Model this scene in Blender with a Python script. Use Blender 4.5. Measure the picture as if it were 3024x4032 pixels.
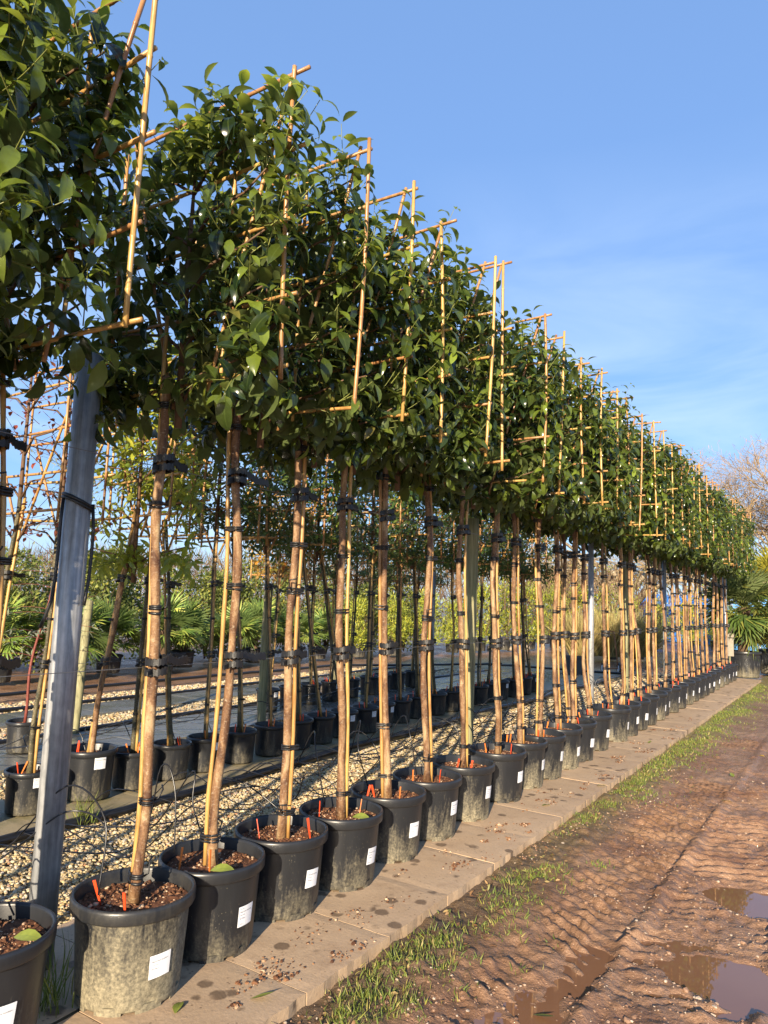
import bpy, math, random
import numpy as np
from mathutils import Vector, Matrix, noise as mnoise

for o in list(bpy.data.objects):
    bpy.data.objects.remove(o)
SC = bpy.context.scene
COL = SC.collection
R = math.radians
rng = np.random.default_rng(7)
random.seed(7)

# ------------------------------------------------------------------ camera
cam = bpy.data.cameras.new("camera")
cam.sensor_fit = 'VERTICAL'
cam.sensor_height = 36.0
cam.lens = 36.0 * 2831.4 / 4032.0
cam.clip_start = 0.05
cam.clip_end = 2000.0
camo = bpy.data.objects.new("camera", cam)
COL.objects.link(camo)
PITCH, ROLL, YAW = 0.1213, 0.0341, 0.5788
CAMP = Vector((2.6168, 0.0, 1.6328))
_d = Vector((-math.sin(YAW), math.cos(YAW), 0)); _r = Vector((math.cos(YAW), math.sin(YAW), 0)); _u = Vector((0, 0, 1))
_F = _d * math.cos(PITCH) + _u * math.sin(PITCH)
_U = -_d * math.sin(PITCH) + _u * math.cos(PITCH)
_X = _r * math.cos(ROLL) + _U * math.sin(ROLL)
_Y = -_r * math.sin(ROLL) + _U * math.cos(ROLL)
M3 = Matrix((_X, _Y, -_F)).transposed()
camo.matrix_world = Matrix.Translation(CAMP) @ M3.to_4x4()
SC.camera = camo

# ------------------------------------------------------------------ sun, sky, exposure
SUN_EL, SUN_AZ = 17.5, 19.5          # azimuth: degrees east of due "behind" the row
S = Vector((math.sin(R(SUN_AZ)) * math.cos(R(SUN_EL)), -math.cos(R(SUN_AZ)) * math.cos(R(SUN_EL)), math.sin(R(SUN_EL))))
sl = bpy.data.lights.new("sun", 'SUN')
sl.energy = 5.0
sl.angle = R(0.5)
sl.color = (1.0, 0.84, 0.62)
so = bpy.data.objects.new("sun", sl)
so.rotation_euler = S.to_track_quat('Z', 'Y').to_euler()
so.location = S * 40
COL.objects.link(so)

world = bpy.data.worlds.new("World")
SC.world = world
world.use_nodes = True
nt = world.node_tree
nt.nodes.clear()
w_out = nt.nodes.new('ShaderNodeOutputWorld')
w_bg = nt.nodes.new('ShaderNodeBackground')
w_sky = nt.nodes.new('ShaderNodeTexSky')
w_sky.sky_type = 'NISHITA'
w_sky.sun_disc = False
w_sky.sun_elevation = R(SUN_EL)
w_sky.sun_rotation = R(180 - SUN_AZ)
w_sky.air_density = 1.0
w_sky.dust_density = 0.35
w_sky.ozone_density = 4.5
w_tc = nt.nodes.new('ShaderNodeTexCoord')
w_map = nt.nodes.new('ShaderNodeMapping')
w_map.inputs['Scale'].default_value = (1.0, 1.0, 4.2)
w_map.inputs['Rotation'].default_value = (0.1, 0.12, 0.4)
w_n = nt.nodes.new('ShaderNodeTexNoise')
w_n.inputs['Scale'].default_value = 2.3
w_n.inputs['Detail'].default_value = 7
w_n.inputs['Roughness'].default_value = 0.55
w_n.inputs['Distortion'].default_value = 0.6
w_r = nt.nodes.new('ShaderNodeValToRGB')
w_r.color_ramp.elements[0].position = 0.40
w_r.color_ramp.elements[0].color = (0, 0, 0, 1)
w_r.color_ramp.elements[1].position = 0.70
w_r.color_ramp.elements[1].color = (1, 1, 1, 1)
w_sep = nt.nodes.new('ShaderNodeSeparateXYZ')
w_rz = nt.nodes.new('ShaderNodeMapRange')       # more cloud low in the sky
w_rz.inputs[1].default_value = 0.0
w_rz.inputs[2].default_value = 0.55
w_rz.inputs[3].default_value = 0.75
w_rz.inputs[4].default_value = 0.0
w_mul = nt.nodes.new('ShaderNodeMath'); w_mul.operation = 'MULTIPLY'
w_mix = nt.nodes.new('ShaderNodeMix'); w_mix.data_type = 'RGBA'
w_mix.inputs[7].default_value = (4.2, 4.9, 5.9, 1)
L = nt.links.new
L(w_tc.outputs['Generated'], w_map.inputs[0]); L(w_map.outputs[0], w_n.inputs['Vector'])
L(w_n.outputs[0], w_r.inputs[0]); L(w_tc.outputs['Generated'], w_sep.inputs[0]); L(w_sep.outputs[2], w_rz.inputs[0])
L(w_r.outputs[0], w_mul.inputs[0]); L(w_rz.outputs[0], w_mul.inputs[1]); L(w_mul.outputs[0], w_mix.inputs[0])
w_veil = nt.nodes.new('ShaderNodeMix'); w_veil.data_type = 'RGBA'
w_veil.inputs[0].default_value = 0.62
w_veil.inputs[7].default_value = (1.15, 2.05, 4.0, 1)
L(w_sky.outputs[0], w_veil.inputs[6]); L(w_veil.outputs[2], w_mix.inputs[6]); L(w_mix.outputs[2], w_bg.inputs[0])
w_bg.inputs[1].default_value = 0.105
L(w_bg.outputs[0], w_out.inputs[0])

SC.view_settings.view_transform = 'Standard'
SC.view_settings.look = 'None'
SC.view_settings.exposure = 1.22
SC.view_settings.gamma = 1.0
SC.cycles.max_bounces = 6
SC.cycles.transparent_max_bounces = 4


# ------------------------------------------------------------------ material helpers
class NB:
    """small node builder"""
    def __init__(self, name):
        self.m = bpy.data.materials.new(name)
        self.m.use_nodes = True
        self.t = self.m.node_tree
        self.t.nodes.clear()
        self.out = self.n('ShaderNodeOutputMaterial')
        self.b = self.n('ShaderNodeBsdfPrincipled')
        self.l(self.b.outputs[0], self.out.inputs[0])
    def n(self, k, **kw):
        x = self.t.nodes.new(k)
        for a, v in kw.items():
            setattr(x, a, v)
        return x
    def l(self, a, b):
        self.t.links.new(a, b)
    def put(self, sock, v):
        if hasattr(v, 'is_linked') or isinstance(v, bpy.types.NodeSocket):
            self.l(v, sock)
        else:
            if isinstance(v, (tuple, list)) and len(v) == 3 and sock.type == 'RGBA':
                v = (*v, 1)
            sock.default_value = v
    def obj(self):
        return self.n('ShaderNodeTexCoord').outputs['Object']
    def pos(self):
        return self.n('ShaderNodeNewGeometry').outputs['Position']
    def map(self, v, sc=(1, 1, 1)):
        m = self.n('ShaderNodeMapping'); self.l(v, m.inputs[0]); m.inputs['Scale'].default_value = sc
        return m.outputs[0]
    def noise(self, v, scale, detail=4, rough=0.55, dist=0.0):
        x = self.n('ShaderNodeTexNoise')
        x.inputs['Scale'].default_value = scale; x.inputs['Detail'].default_value = detail
        x.inputs['Roughness'].default_value = rough; x.inputs['Distortion'].default_value = dist
        if v is not None: self.l(v, x.inputs['Vector'])
        return x.outputs[0]
    def vor(self, v, scale, feature='F1', out=0):
        x = self.n('ShaderNodeTexVoronoi'); x.feature = feature
        x.inputs['Scale'].default_value = scale; self.l(v, x.inputs['Vector'])
        return x.outputs[out]
    def ramp(self, v, stops):
        r = self.n('ShaderNodeValToRGB'); e = r.color_ramp.elements
        while len(e) < len(stops): e.new(0.5)
        for k, (p, c) in enumerate(stops):
            e[k].position = p
            e[k].color = (c, c, c, 1) if isinstance(c, (int, float)) else (*c, 1)
        self.l(v, r.inputs[0])
        return r.outputs[0]
    def mix(self, f, a, b, mode='MIX'):
        x = self.n('ShaderNodeMix'); x.data_type = 'RGBA'; x.blend_type = mode
        self.put(x.inputs[0], f); self.put(x.inputs[6], a); self.put(x.inputs[7], b)
        return x.outputs[2]
    def math(self, op, a, b=0.0, c=None):
        x = self.n('ShaderNodeMath'); x.operation = op
        self.put(x.inputs[0], a); self.put(x.inputs[1], b)
        if c is not None: self.put(x.inputs[2], c)
        return x.outputs[0]
    def rng(self, v, a, b, c=0.0, d=1.0):
        x = self.n('ShaderNodeMapRange'); self.l(v, x.inputs[0])
        for k, q in enumerate((a, b, c, d)): x.inputs[k + 1].default_value = q
        return x.outputs[0]
    def xyz(self, v):
        s = self.n('ShaderNodeSeparateXYZ'); self.l(v, s.inputs[0]); return s.outputs
    def island(self):
        return self.n('ShaderNodeNewGeometry').outputs['Random Per Island']
    def orand(self):
        return self.n('ShaderNodeObjectInfo').outputs['Random']
    def bump(self, h, strength=0.5, dist=0.01):
        b = self.n('ShaderNodeBump'); b.inputs['Strength'].default_value = strength
        b.inputs['Distance'].default_value = dist; self.l(h, b.inputs['Height'])
        self.l(b.outputs[0], self.b.inputs['Normal'])
        return b.outputs[0]
    def fin(self, col=None, rough=None, spec=None, metal=None):
        if col is not None: self.put(self.b.inputs['Base Color'], col)
        if rough is not None: self.put(self.b.inputs['Roughness'], rough)
        if spec is not None: self.put(self.b.inputs['Specular IOR Level'], spec)
        if metal is not None: self.put(self.b.inputs['Metallic'], metal)
        return self.m


def leaf_mat(name, top, back, trans, rough=0.3, tw=0.25, vein=True, young_sunlit=None):
    """top: ramp stops over the random number of a leaf"""
    b = NB(name)
    isl = b.island()
    c = b.ramp(isl, top)
    if young_sunlit:
        at = b.n('ShaderNodeAttribute'); at.attribute_name = 'young_sunlit'
        c = b.mix(at.outputs['Fac'], c, young_sunlit)  # new-growth colour; on crown-edge leaves it also paints in sunlight
    geo = b.n('ShaderNodeNewGeometry')
    c2 = b.mix(geo.outputs['Backfacing'], c, back)
    if vein:
        uv = b.n('ShaderNodeTexCoord').outputs['UV']
        u = b.xyz(uv)[0]
        d = b.math('ABSOLUTE', b.math('SUBTRACT', u, 0.5))
        v = b.rng(d, 0.015, 0.06, 0.4, 0.0)
        c2 = b.mix(v, c2, (0.12, 0.17, 0.045))
        nz = b.noise(b.obj(), 55, 3)
        c2 = b.mix(0.55, c2, b.ramp(nz, [(0.3, 0.55), (0.75, 1.0)]), 'MULTIPLY')
    b.fin(c2, b.math('ADD', rough, b.math('MULTIPLY', geo.outputs['Backfacing'], 0.3)), 0.5)
    tr = b.n('ShaderNodeBsdfTranslucent')
    b.put(tr.inputs[0], b.mix(b.math('MULTIPLY_ADD', at.outputs['Fac'], 0.7, 0.06) if young_sunlit else 0.5, c2, trans))
    mx = b.n('ShaderNodeMixShader'); mx.inputs[0].default_value = tw
    b.l(b.b.outputs[0], mx.inputs[1]); b.l(tr.outputs[0], mx.inputs[2]); b.l(mx.outputs[0], b.out.inputs[0])
    return b.m


def plain(name, col, rough=0.6, metal=0.0, var=0.25, scale=30, bump=0.15):
    b = NB(name)
    n = b.noise(b.obj(), scale, 4)
    c = b.mix(var * 2, col, b.ramp(n, [(0.3, 0.4), (0.7, 1.0)]), 'MULTIPLY')
    if bump: b.bump(n, bump, 0.004)
    return b.fin(c, rough, None, metal)


MAT = {}
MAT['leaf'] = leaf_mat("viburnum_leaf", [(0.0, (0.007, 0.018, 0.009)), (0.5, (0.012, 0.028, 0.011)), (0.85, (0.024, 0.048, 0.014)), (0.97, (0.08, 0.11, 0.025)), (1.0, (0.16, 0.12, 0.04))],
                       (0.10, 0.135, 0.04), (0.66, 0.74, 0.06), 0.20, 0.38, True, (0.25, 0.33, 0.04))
MAT['leaf_dark'] = leaf_mat("laurel_leaf", [(0, (0.02, 0.055, 0.013)), (0.6, (0.055, 0.11, 0.025)), (1, (0.18, 0.23, 0.04))],
                            (0.08, 0.12, 0.04), (0.28, 0.38, 0.05), 0.3, 0.3)
MAT['leaf_lime'] = leaf_mat("lime_leaf", [(0, (0.14, 0.22, 0.03)), (0.6, (0.32, 0.38, 0.04)), (1, (0.55, 0.52, 0.05))],
                            (0.32, 0.36, 0.06), (0.7, 0.72, 0.06), 0.3, 0.42)
MAT['leaf_autumn'] = leaf_mat("autumn_leaf", [(0, (0.45, 0.08, 0.02)), (0.25, (0.60, 0.26, 0.04)), (0.6, (0.62, 0.42, 0.06)), (1, (0.36, 0.38, 0.07))],
                              (0.35, 0.22, 0.06), (0.65, 0.40, 0.06), 0.45, 0.4, False)
MAT['leaf_red'] = leaf_mat("russet_leaf", [(0, (0.13, 0.025, 0.015)), (1, (0.26, 0.055, 0.02))], (0.25, 0.08, 0.04), (0.5, 0.10, 0.03), 0.5, 0.3, False)
MAT['leaf_grey'] = leaf_mat("grey_green_leaf", [(0, (0.16, 0.19, 0.11)), (1, (0.30, 0.32, 0.20))], (0.3, 0.33, 0.22), (0.4, 0.42, 0.2), 0.4, 0.25, False)
MAT['shrub_leaf'] = leaf_mat("shrub_leaf", [(0, (0.06, 0.095, 0.018)), (0.5, (0.14, 0.17, 0.03)), (0.85, (0.26, 0.27, 0.045)), (1, (0.36, 0.31, 0.06))],
                             (0.13, 0.15, 0.04), (0.4, 0.42, 0.05), 0.7, 0.3, False)
MAT['gold_leaf'] = leaf_mat("golden_foliage", [(0, (0.18, 0.25, 0.025)), (0.6, (0.38, 0.41, 0.04)), (1, (0.55, 0.50, 0.05))],
                            (0.22, 0.24, 0.04), (0.5, 0.5, 0.05), 0.5, 0.3, False)
MAT['palm_leaf'] = leaf_mat("palm_frond", [(0, (0.11, 0.20, 0.035)), (0.6, (0.22, 0.32, 0.06)), (1, (0.45, 0.45, 0.10))],
                            (0.10, 0.15, 0.04), (0.35, 0.42, 0.06), 0.4, 0.25, False)
MAT['palm_deep'] = leaf_mat("dark_palm_frond", [(0, (0.045, 0.085, 0.02)), (0.6, (0.09, 0.14, 0.03)), (1, (0.24, 0.24, 0.05))],
                           (0.10, 0.13, 0.04), (0.35, 0.40, 0.06), 0.5, 0.2, False)
MAT['palm_gold'] = leaf_mat("yellow_palm_frond", [(0, (0.16, 0.19, 0.03)), (0.6, (0.42, 0.36, 0.035)), (1, (0.55, 0.44, 0.05))],
                            (0.35, 0.32, 0.04), (0.6, 0.5, 0.05), 0.4, 0.3, False)
MAT['straw'] = leaf_mat("dry_grass_blade", [(0, (0.42, 0.32, 0.12)), (0.6, (0.58, 0.48, 0.20)), (1, (0.32, 0.36, 0.08))],
                        (0.38, 0.30, 0.12), (0.5, 0.42, 0.12), 0.6, 0.25, False)
MAT['grass'] = leaf_mat("grass_blade", [(0, (0.09, 0.13, 0.02)), (0.5, (0.19, 0.22, 0.035)), (0.75, (0.30, 0.28, 0.06)), (1, (0.38, 0.30, 0.12))],
                        (0.14, 0.19, 0.04), (0.4, 0.45, 0.06), 0.5, 0.3, False)
MAT['fallen'] = leaf_mat("fallen_leaf", [(0, (0.10, 0.16, 0.03)), (1, (0.30, 0.33, 0.06))], (0.32, 0.36, 0.09), (0.4, 0.4, 0.05), 0.35, 0.15)
MAT['stem'] = plain("green_stem", (0.20, 0.22, 0.05), 0.5, 0, 0.2, 40, 0)
MAT['brown_stem'] = plain("brown_branch", (0.13, 0.07, 0.035), 0.7, 0, 0.3, 40, 0.2)
MAT['red_stem'] = plain("red_stem", (0.20, 0.045, 0.03), 0.6, 0, 0.3, 40, 0)


def bark_mat(name, a, b_, c_, scale=9):
    b = NB(name)
    v = b.obj()
    lo = b.math('MULTIPLY', b.orand(), 37.0)
    cx = b.n('ShaderNodeVectorMath'); cx.operation = 'ADD'; b.l(v, cx.inputs[0])
    cmb = b.n('ShaderNodeCombineXYZ'); b.l(lo, cmb.inputs[2]); b.l(lo, cmb.inputs[0]); b.l(cmb.outputs[0], cx.inputs[1])
    v = cx.outputs[0]
    n1 = b.noise(b.map(v, (1.6, 1.6, 0.6)), scale, 6, 0.68, 0.6)
    n2 = b.noise(b.map(v, (1, 1, 2.2)), 55, 4, 0.7)
    col = b.ramp(n1, [(0.37, a), (0.50, b_), (0.63, c_)])
    spk = b.ramp(n2, [(0.56, 0.0), (0.66, 1.0)])
    col = b.mix(b.math('MULTIPLY', spk, 0.5), col, (0.42, 0.34, 0.24))
    dk = b.ramp(n2, [(0.30, 1.0), (0.42, 0.0)])
    col = b.mix(b.math('MULTIPLY', dk, 0.5), col, (0.07, 0.04, 0.025))
    b.bump(n2, 0.8, 0.006)
    return b.fin(col, 0.6, 0.35)


MAT['bark'] = bark_mat("trunk_bark", (0.070, 0.030, 0.014), (0.19, 0.10, 0.046), (0.36, 0.245, 0.13), 8)
MAT['bark_dark'] = bark_mat("dark_trunk_bark", (0.035, 0.035, 0.018), (0.07, 0.06, 0.03), (0.12, 0.10, 0.05))
MAT['bark_grey'] = bark_mat("grey_bark", (0.16, 0.12, 0.08), (0.26, 0.21, 0.14), (0.36, 0.31, 0.22), 4)


def cane_mat(name, a, c):
    b = NB(name)
    v = b.obj()
    n1 = b.noise(b.map(v, (6, 6, 1.2)), 5, 4, 0.6)
    n2 = b.noise(b.map(v, (30, 30, 3)), 8, 3)
    col = b.mix(b.math('MULTIPLY', b.orand(), 0.7), a, c)
    col = b.mix(0.8, col, b.ramp(n1, [(0.3, (0.5, 0.36, 0.25)), (0.55, (1, 1, 1)), (0.8, (1.0, 0.95, 0.8))]), 'MULTIPLY')
    col = b.mix(b.ramp(n2, [(0.60, 0.0), (0.75, 0.6)]), col, (0.18, 0.085, 0.035))
    b.bump(n2, 0.2, 0.002)
    return b.fin(col, 0.35, 0.45)


MAT['cane'] = cane_mat("bamboo_cane", (0.48, 0.31, 0.10), (0.36, 0.17, 0.055))
MAT['cane_red'] = cane_mat("reddish_bamboo_cane", (0.33, 0.165, 0.065), (0.42, 0.25, 0.09))
MAT['black'] = plain("black_rubber", (0.012, 0.012, 0.013), 0.45, 0, 0.2, 60, 0.2)
MAT['tube'] = plain("black_pipe_plastic", (0.014, 0.014, 0.016), 0.28, 0, 0.25, 25, 0.1)
MAT['wire'] = plain("steel_wire", (0.22, 0.22, 0.22), 0.45, 0.7, 0.1, 20, 0)
MAT['peg'] = plain("orange_red_plastic", (0.72, 0.075, 0.02), 0.4, 0, 0.15, 30, 0)
MAT['peg_orange'] = plain("orange_plastic", (0.75, 0.20, 0.035), 0.4, 0, 0.15, 30, 0)
MAT['cutwood'] = plain("cut_cane_end", (0.42, 0.25, 0.11), 0.7)


def pot_mat():
    b = NB("black_pot_plastic")
    v = b.obj()
    oi = b.n('ShaderNodeObjectInfo')
    mud = b.xyz(oi.outputs['Color'])[0]
    cx = b.n('ShaderNodeVectorMath'); cx.operation = 'ADD'; b.l(v, cx.inputs[0])
    cmb = b.n('ShaderNodeCombineXYZ'); lo = b.math('MULTIPLY', oi.outputs['Random'], 50.0)
    b.l(lo, cmb.inputs[0]); b.l(lo, cmb.inputs[1]); b.l(cmb.outputs[0], cx.inputs[1])
    vv = cx.outputs[0]
    n1 = b.noise(b.map(vv, (1, 1, 0.22)), 15, 7, 0.75, 0.5)
    n2 = b.noise(vv, 70, 4, 0.7)
    z = b.xyz(v)[2]
    low = b.rng(z, 0.02, 0.32, 0.22, -0.10)
    k = b.math('ADD', b.math('ADD', n1, low), b.math('MULTIPLY', mud, 0.30))
    k = b.math('ADD', k, b.math('MULTIPLY', b.math('SUBTRACT', n2, 0.5), 0.25))
    f = b.rng(k, 0.60, 0.92, 0.0, 1.0)
    f = b.math('MULTIPLY', f, b.rng(z, 0.335, 0.345, 1.0, 0.12))
    f = b.math('MULTIPLY', f, b.rng(mud, 0.0, 0.4, 0.55, 0.95))
    dust = b.mix(b.ramp(n2, [(.3, 0), (.7, 1)]), (0.085, 0.075, 0.05), (0.30, 0.26, 0.17))
    spk = b.ramp(b.vor(vv, 60), [(0.10, 1.0), (0.16, 0.0)])
    spk = b.math('MULTIPLY', spk, b.ramp(b.noise(vv, 9, 2), [(0.5, 0.0), (0.6, 0.8)]))
    f = b.math('MAXIMUM', f, b.math('MULTIPLY', spk, b.rng(z, 0.33, 0.345, 0.7, 0.0)))
    col = b.mix(f, b.mix(n1, (0.010, 0.011, 0.013), (0.026, 0.027, 0.030)), dust)
    b.bump(b.math('ADD', f, b.math('MULTIPLY', n2, 0.3)), 0.25, 0.003)
    return b.fin(col, b.math('ADD', 0.34, b.math('MULTIPLY', f, 0.5)), 0.45)


MAT['pot'] = pot_mat()


def label_mat():
    b = NB("white_label_paper")
    n = b.noise(b.obj(), 18, 3)
    return b.fin(b.mix(n, (0.74, 0.75, 0.77), (0.82, 0.82, 0.83)), 0.45)


MAT['label'] = label_mat()
MAT['ink'] = plain("grey_ink", (0.12, 0.12, 0.13), 0.6, 0, 0.1, 20, 0)
MAT['ink_pale'] = plain("pale_grey_print", (0.42, 0.42, 0.44), 0.6, 0, 0.1, 20, 0)


def soil_mat():
    b = NB("brown_compost")
    isl = b.island()
    n = b.noise(b.obj(), 60, 5, 0.7)
    c = b.ramp(n, [(0.3, (0.045, 0.018, 0.010)), (0.55, (0.12, 0.05, 0.024)), (0.8, (0.22, 0.10, 0.05))])
    ch = b.ramp(isl, [(0.0, (0.06, 0.025, 0.013)), (0.5, (0.15, 0.065, 0.03)), (0.8, (0.27, 0.14, 0.07)), (0.94, (0.50, 0.36, 0.24))])
    at = b.n('ShaderNodeAttribute'); at.attribute_name = "chunk"
    c = b.mix(at.outputs['Fac'], c, ch)
    b.bump(n, 0.8, 0.006)
    return b.fin(c, 0.75, 0.3)


MAT['soil'] = soil_mat()


def steel_mat():
    b = NB("galvanised_steel")
    v = b.obj()
    n1 = b.noise(b.map(v, (14, 14, 0.5)), 3, 5, 0.6)
    n2 = b.ramp(b.noise(b.map(v, (1, 1, .5)), 40, 3), [(.3, .6), (.7, 1.0)])
    n3 = b.noise(v, 4, 4)
    c = b.ramp(n1, [(0.35, (0.25, 0.26, 0.27)), (0.55, (0.42, 0.43, 0.44)), (0.72, (0.60, 0.60, 0.60))])
    c = b.mix(0.7, c, n2, 'MULTIPLY')
    c = b.mix(b.ramp(n3, [(0.58, 0.0), (0.75, 0.35)]), c, (0.62, 0.61, 0.57))
    b.bump(n1, 0.12, 0.003)
    return b.fin(c, b.ramp(n1, [(0.3, 0.34), (0.8, 0.55)]), 0.5, 0.3)


MAT['steel'] = steel_mat()


def wood_mat():
    b = NB("weathered_post_wood")
    v = b.obj()
    n1 = b.noise(b.map(v, (16, 16, 0.8)), 3, 6, 0.65, 0.5)
    n2 = b.noise(v, 5, 4)
    c = b.ramp(n1, [(0.3, (0.12, 0.11, 0.06)), (0.55, (0.27, 0.25, 0.14)), (0.8, (0.40, 0.37, 0.22))])
    c = b.mix(b.ramp(n2, [(0.45, 0.0), (0.7, 0.5)]), c, (0.17, 0.19, 0.08))
    b.bump(n1, 0.5, 0.006)
    return b.fin(c, 0.8, 0.2)


MAT['post_wood'] = wood_mat()


def gravel_stone_mat():
    b = NB("gravel_stone")
    c = b.ramp(b.island(), [(0.0, (0.20, 0.14, 0.08)), (0.12, (0.38, 0.28, 0.15)), (0.35, (0.50, 0.37, 0.17)), (0.6, (0.58, 0.47, 0.27)),
                            (0.8, (0.62, 0.53, 0.37)), (0.93, (0.34, 0.31, 0.28)), (0.97, (0.40, 0.20, 0.10))])
    n = b.noise(b.pos(), 120, 3)
    c = b.mix(0.5, c, b.ramp(n, [(0.3, 0.6), (0.7, 1.0)]), 'MULTIPLY')
    p = b.pos()
    moss = b.ramp(b.noise(p, 1.3, 5, 0.65), [(0.60, 0.0), (0.72, 0.55)])
    c = b.mix(moss, c, (0.16, 0.17, 0.05))
    return b.fin(c, 0.42, 0.4)


MAT['stone'] = gravel_stone_mat()


def slab_mat(name, a, c, wet, spots=True, moss=0.0):
    b = NB(name)
    p = b.pos()
    n1 = b.noise(p, 2.2, 5, 0.6)
    n2 = b.noise(p, 60, 5, 0.7)
    col = b.mix(n1, a, c)
    col = b.mix(0.45, col, b.ramp(n2, [(0.3, 0.6), (0.7, 1.0)]), 'MULTIPLY')
    isl = b.island()
    col = b.mix(0.35, col, b.ramp(isl, [(0, 0.72), (1, 1.0)]), 'MULTIPLY')
    if spots:
        d = b.vor(b.map(p, (1.0, 1.0, 0.2)), 7.0)
        wob = b.math('ADD', d, b.math('MULTIPLY', b.math('SUBTRACT', b.noise(p, 30, 3), 0.5), 0.16))
        keep = b.ramp(b.noise(p, 3.7, 3), [(0.44, 0.0), (0.52, 1.0)])
        st = b.math('MULTIPLY', b.ramp(wob, [(0.23, 1.0), (0.30, 0.0)]), keep)
        d2 = b.vor(b.map(p, (1.0, 1.0, 0.2)), 31)
        st2 = b.math('MULTIPLY', b.ramp(d2, [(0.13, 1.0), (0.2, 0.0)]), b.ramp(b.noise(p, 6.0, 3), [(0.46, 0.0), (0.55, 0.8)]))
        st = b.math('MAXIMUM', st, st2)
        col = b.mix(b.math('MULTIPLY', st, 0.8), col, (0.10, 0.065, 0.04))
    sm = b.ramp(b.noise(p, 3.1, 6, 0.72), [(0.52, 0.0), (0.72, 0.5 if spots else 0.0)])
    col = b.mix(sm, col, (0.21, 0.125, 0.075))
    if moss:
        ms = b.ramp(b.noise(p, 2.6, 6, 0.7), [(0.48, 0.0), (0.68, moss)])
        col = b.mix(ms, col, (0.12, 0.12, 0.045))
    b.bump(b.math('ADD', n2, b.math('MULTIPLY', b.noise(p, 14, 3), 1.0)), 0.35, 0.006)
    if wet:
        r = b.ramp(n1, [(0.35, 0.10), (0.7, 0.45)])
    else:
        r = b.ramp(n1, [(0.3, 0.5), (0.7, 0.75)])
    return b.fin(col, r, 0.4)


MAT['joint'] = plain("dark_joint_soil", (0.06, 0.05, 0.025), 0.9)
MAT['slab'] = slab_mat("pinkish_concrete_slab", (0.42, 0.285, 0.175), (0.57, 0.42, 0.275), False)
MAT['slab_tan'] = slab_mat("mossy_concrete_slab", (0.28, 0.23, 0.14), (0.40, 0.33, 0.21), False, False, 0.7)
MAT['slab_wet'] = slab_mat("wet_grey_slab", (0.13, 0.13, 0.12), (0.22, 0.21, 0.19), True, False, 0.35)


def ground_mat():
    b = NB("ground_earth")
    p = b.pos()
    s = b.xyz(p)
    n1 = b.noise(p, 1.7, 6, 0.62)
    n2 = b.noise(p, 38, 5, 0.7)
    n3 = b.noise(p, 0.25, 4)
    mud = b.ramp(n1, [(0.3, (0.155, 0.078, 0.042)), (0.5, (0.255, 0.143, 0.080)), (0.72, (0.35, 0.215, 0.13))])
    mud = b.mix(0.4, mud, b.ramp(n2, [(0.3, 0.55), (0.7, 1.0)]), 'MULTIPLY')
    # pale grit pressed in the mud
    grit = b.math('MULTIPLY', b.ramp(b.vor(p, 75), [(0.12, 1.0), (0.2, 0.0)]), b.ramp(b.noise(p, 2.5, 3), [(0.5, 0.0), (0.62, 0.7)]))
    mud = b.mix(grit, mud, (0.45, 0.38, 0.30))
    # verge: moss and humus beside the paving
    wob = b.math('ADD', s[0], b.math('MULTIPLY', b.math('SUBTRACT', b.noise(p, 2.2, 5, 0.65), 0.5), 0.75))
    vf = b.math('MULTIPLY', b.rng(wob, 0.82, 1.10, 1.0, 0.0), b.rng(s[0], 0.5, 0.6, 0.0, 1.0))
    far = b.rng(s[1], 4.0, 11.0, 0.0, 1.0)
    vcol = b.mix(n2, (0.05, 0.032, 0.018), (0.16, 0.105, 0.06))
    vcol = b.mix(b.math('MULTIPLY', far, 0.75), vcol, b.mix(n2, (0.13, 0.11, 0.04), (0.28, 0.23, 0.08)))
    col = b.mix(vf, mud, vcol)
    # gravel beds underlay
    bed = b.math('MULTIPLY', b.rng(s[0], -0.72, -0.70, 1.0, 0.0), b.rng(s[1], 19.5, 21.0, 1.0, 0.0))
    bed = b.math('MULTIPLY', bed, b.rng(s[0], -7.9, -7.7, 0.0, 1.0))
    bcol = b.ramp(b.vor(p, 38, 'F1', 1), [(0.1, (0.13, 0.10, 0.05)), (0.5, (0.30, 0.235, 0.13)), (0.9, (0.45, 0.38, 0.25))])
    bcol = b.mix(b.ramp(n1, [(0.5, 0.0), (0.7, 0.5)]), bcol, (0.13, 0.14, 0.05))
    col = b.mix(bed, col, bcol)
    # distant fields
    fld = b.rng(s[1], 60, 90, 0.0, 1.0)
    col = b.mix(fld, col, b.mix(n3, (0.10, 0.11, 0.04), (0.17, 0.15, 0.07)))
    wet = b.math('MULTIPLY', b.ramp(b.noise(p, 1.1, 4, 0.6), [(0.42, 0.34), (0.65, 0.66)]), 1.0)
    lowz = b.rng(s[2], -0.098, -0.078, 0.14, 1.0)
    r = b.math('MULTIPLY', wet, lowz)
    r = b.math('MAXIMUM', r, b.math('MULTIPLY', vf, 0.7))
    r = b.math('MAXIMUM', r, b.math('MULTIPLY', bed, 0.7))
    gl = b.noise(p, 85, 3, 0.6)
    r = b.math('MULTIPLY', r, b.ramp(gl, [(0.40, 0.35), (0.52, 1.0)]))
    b.bump(b.math('ADD', n2, b.math('MULTIPLY', gl, 0.6)), 0.9, 0.012)
    return b.fin(col, r, 0.45)


MAT['ground'] = ground_mat()


def water_mat():
    b = NB("muddy_water")
    n = b.noise(b.pos(), 1.5, 3)
    b.bump(b.noise(b.pos(), 9, 2), 0.03, 0.002)
    return b.fin(b.mix(n, (0.16, 0.075, 0.038), (0.24, 0.125, 0.07)), 0.015, 0.5)


MAT['water'] = water_mat()


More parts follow.
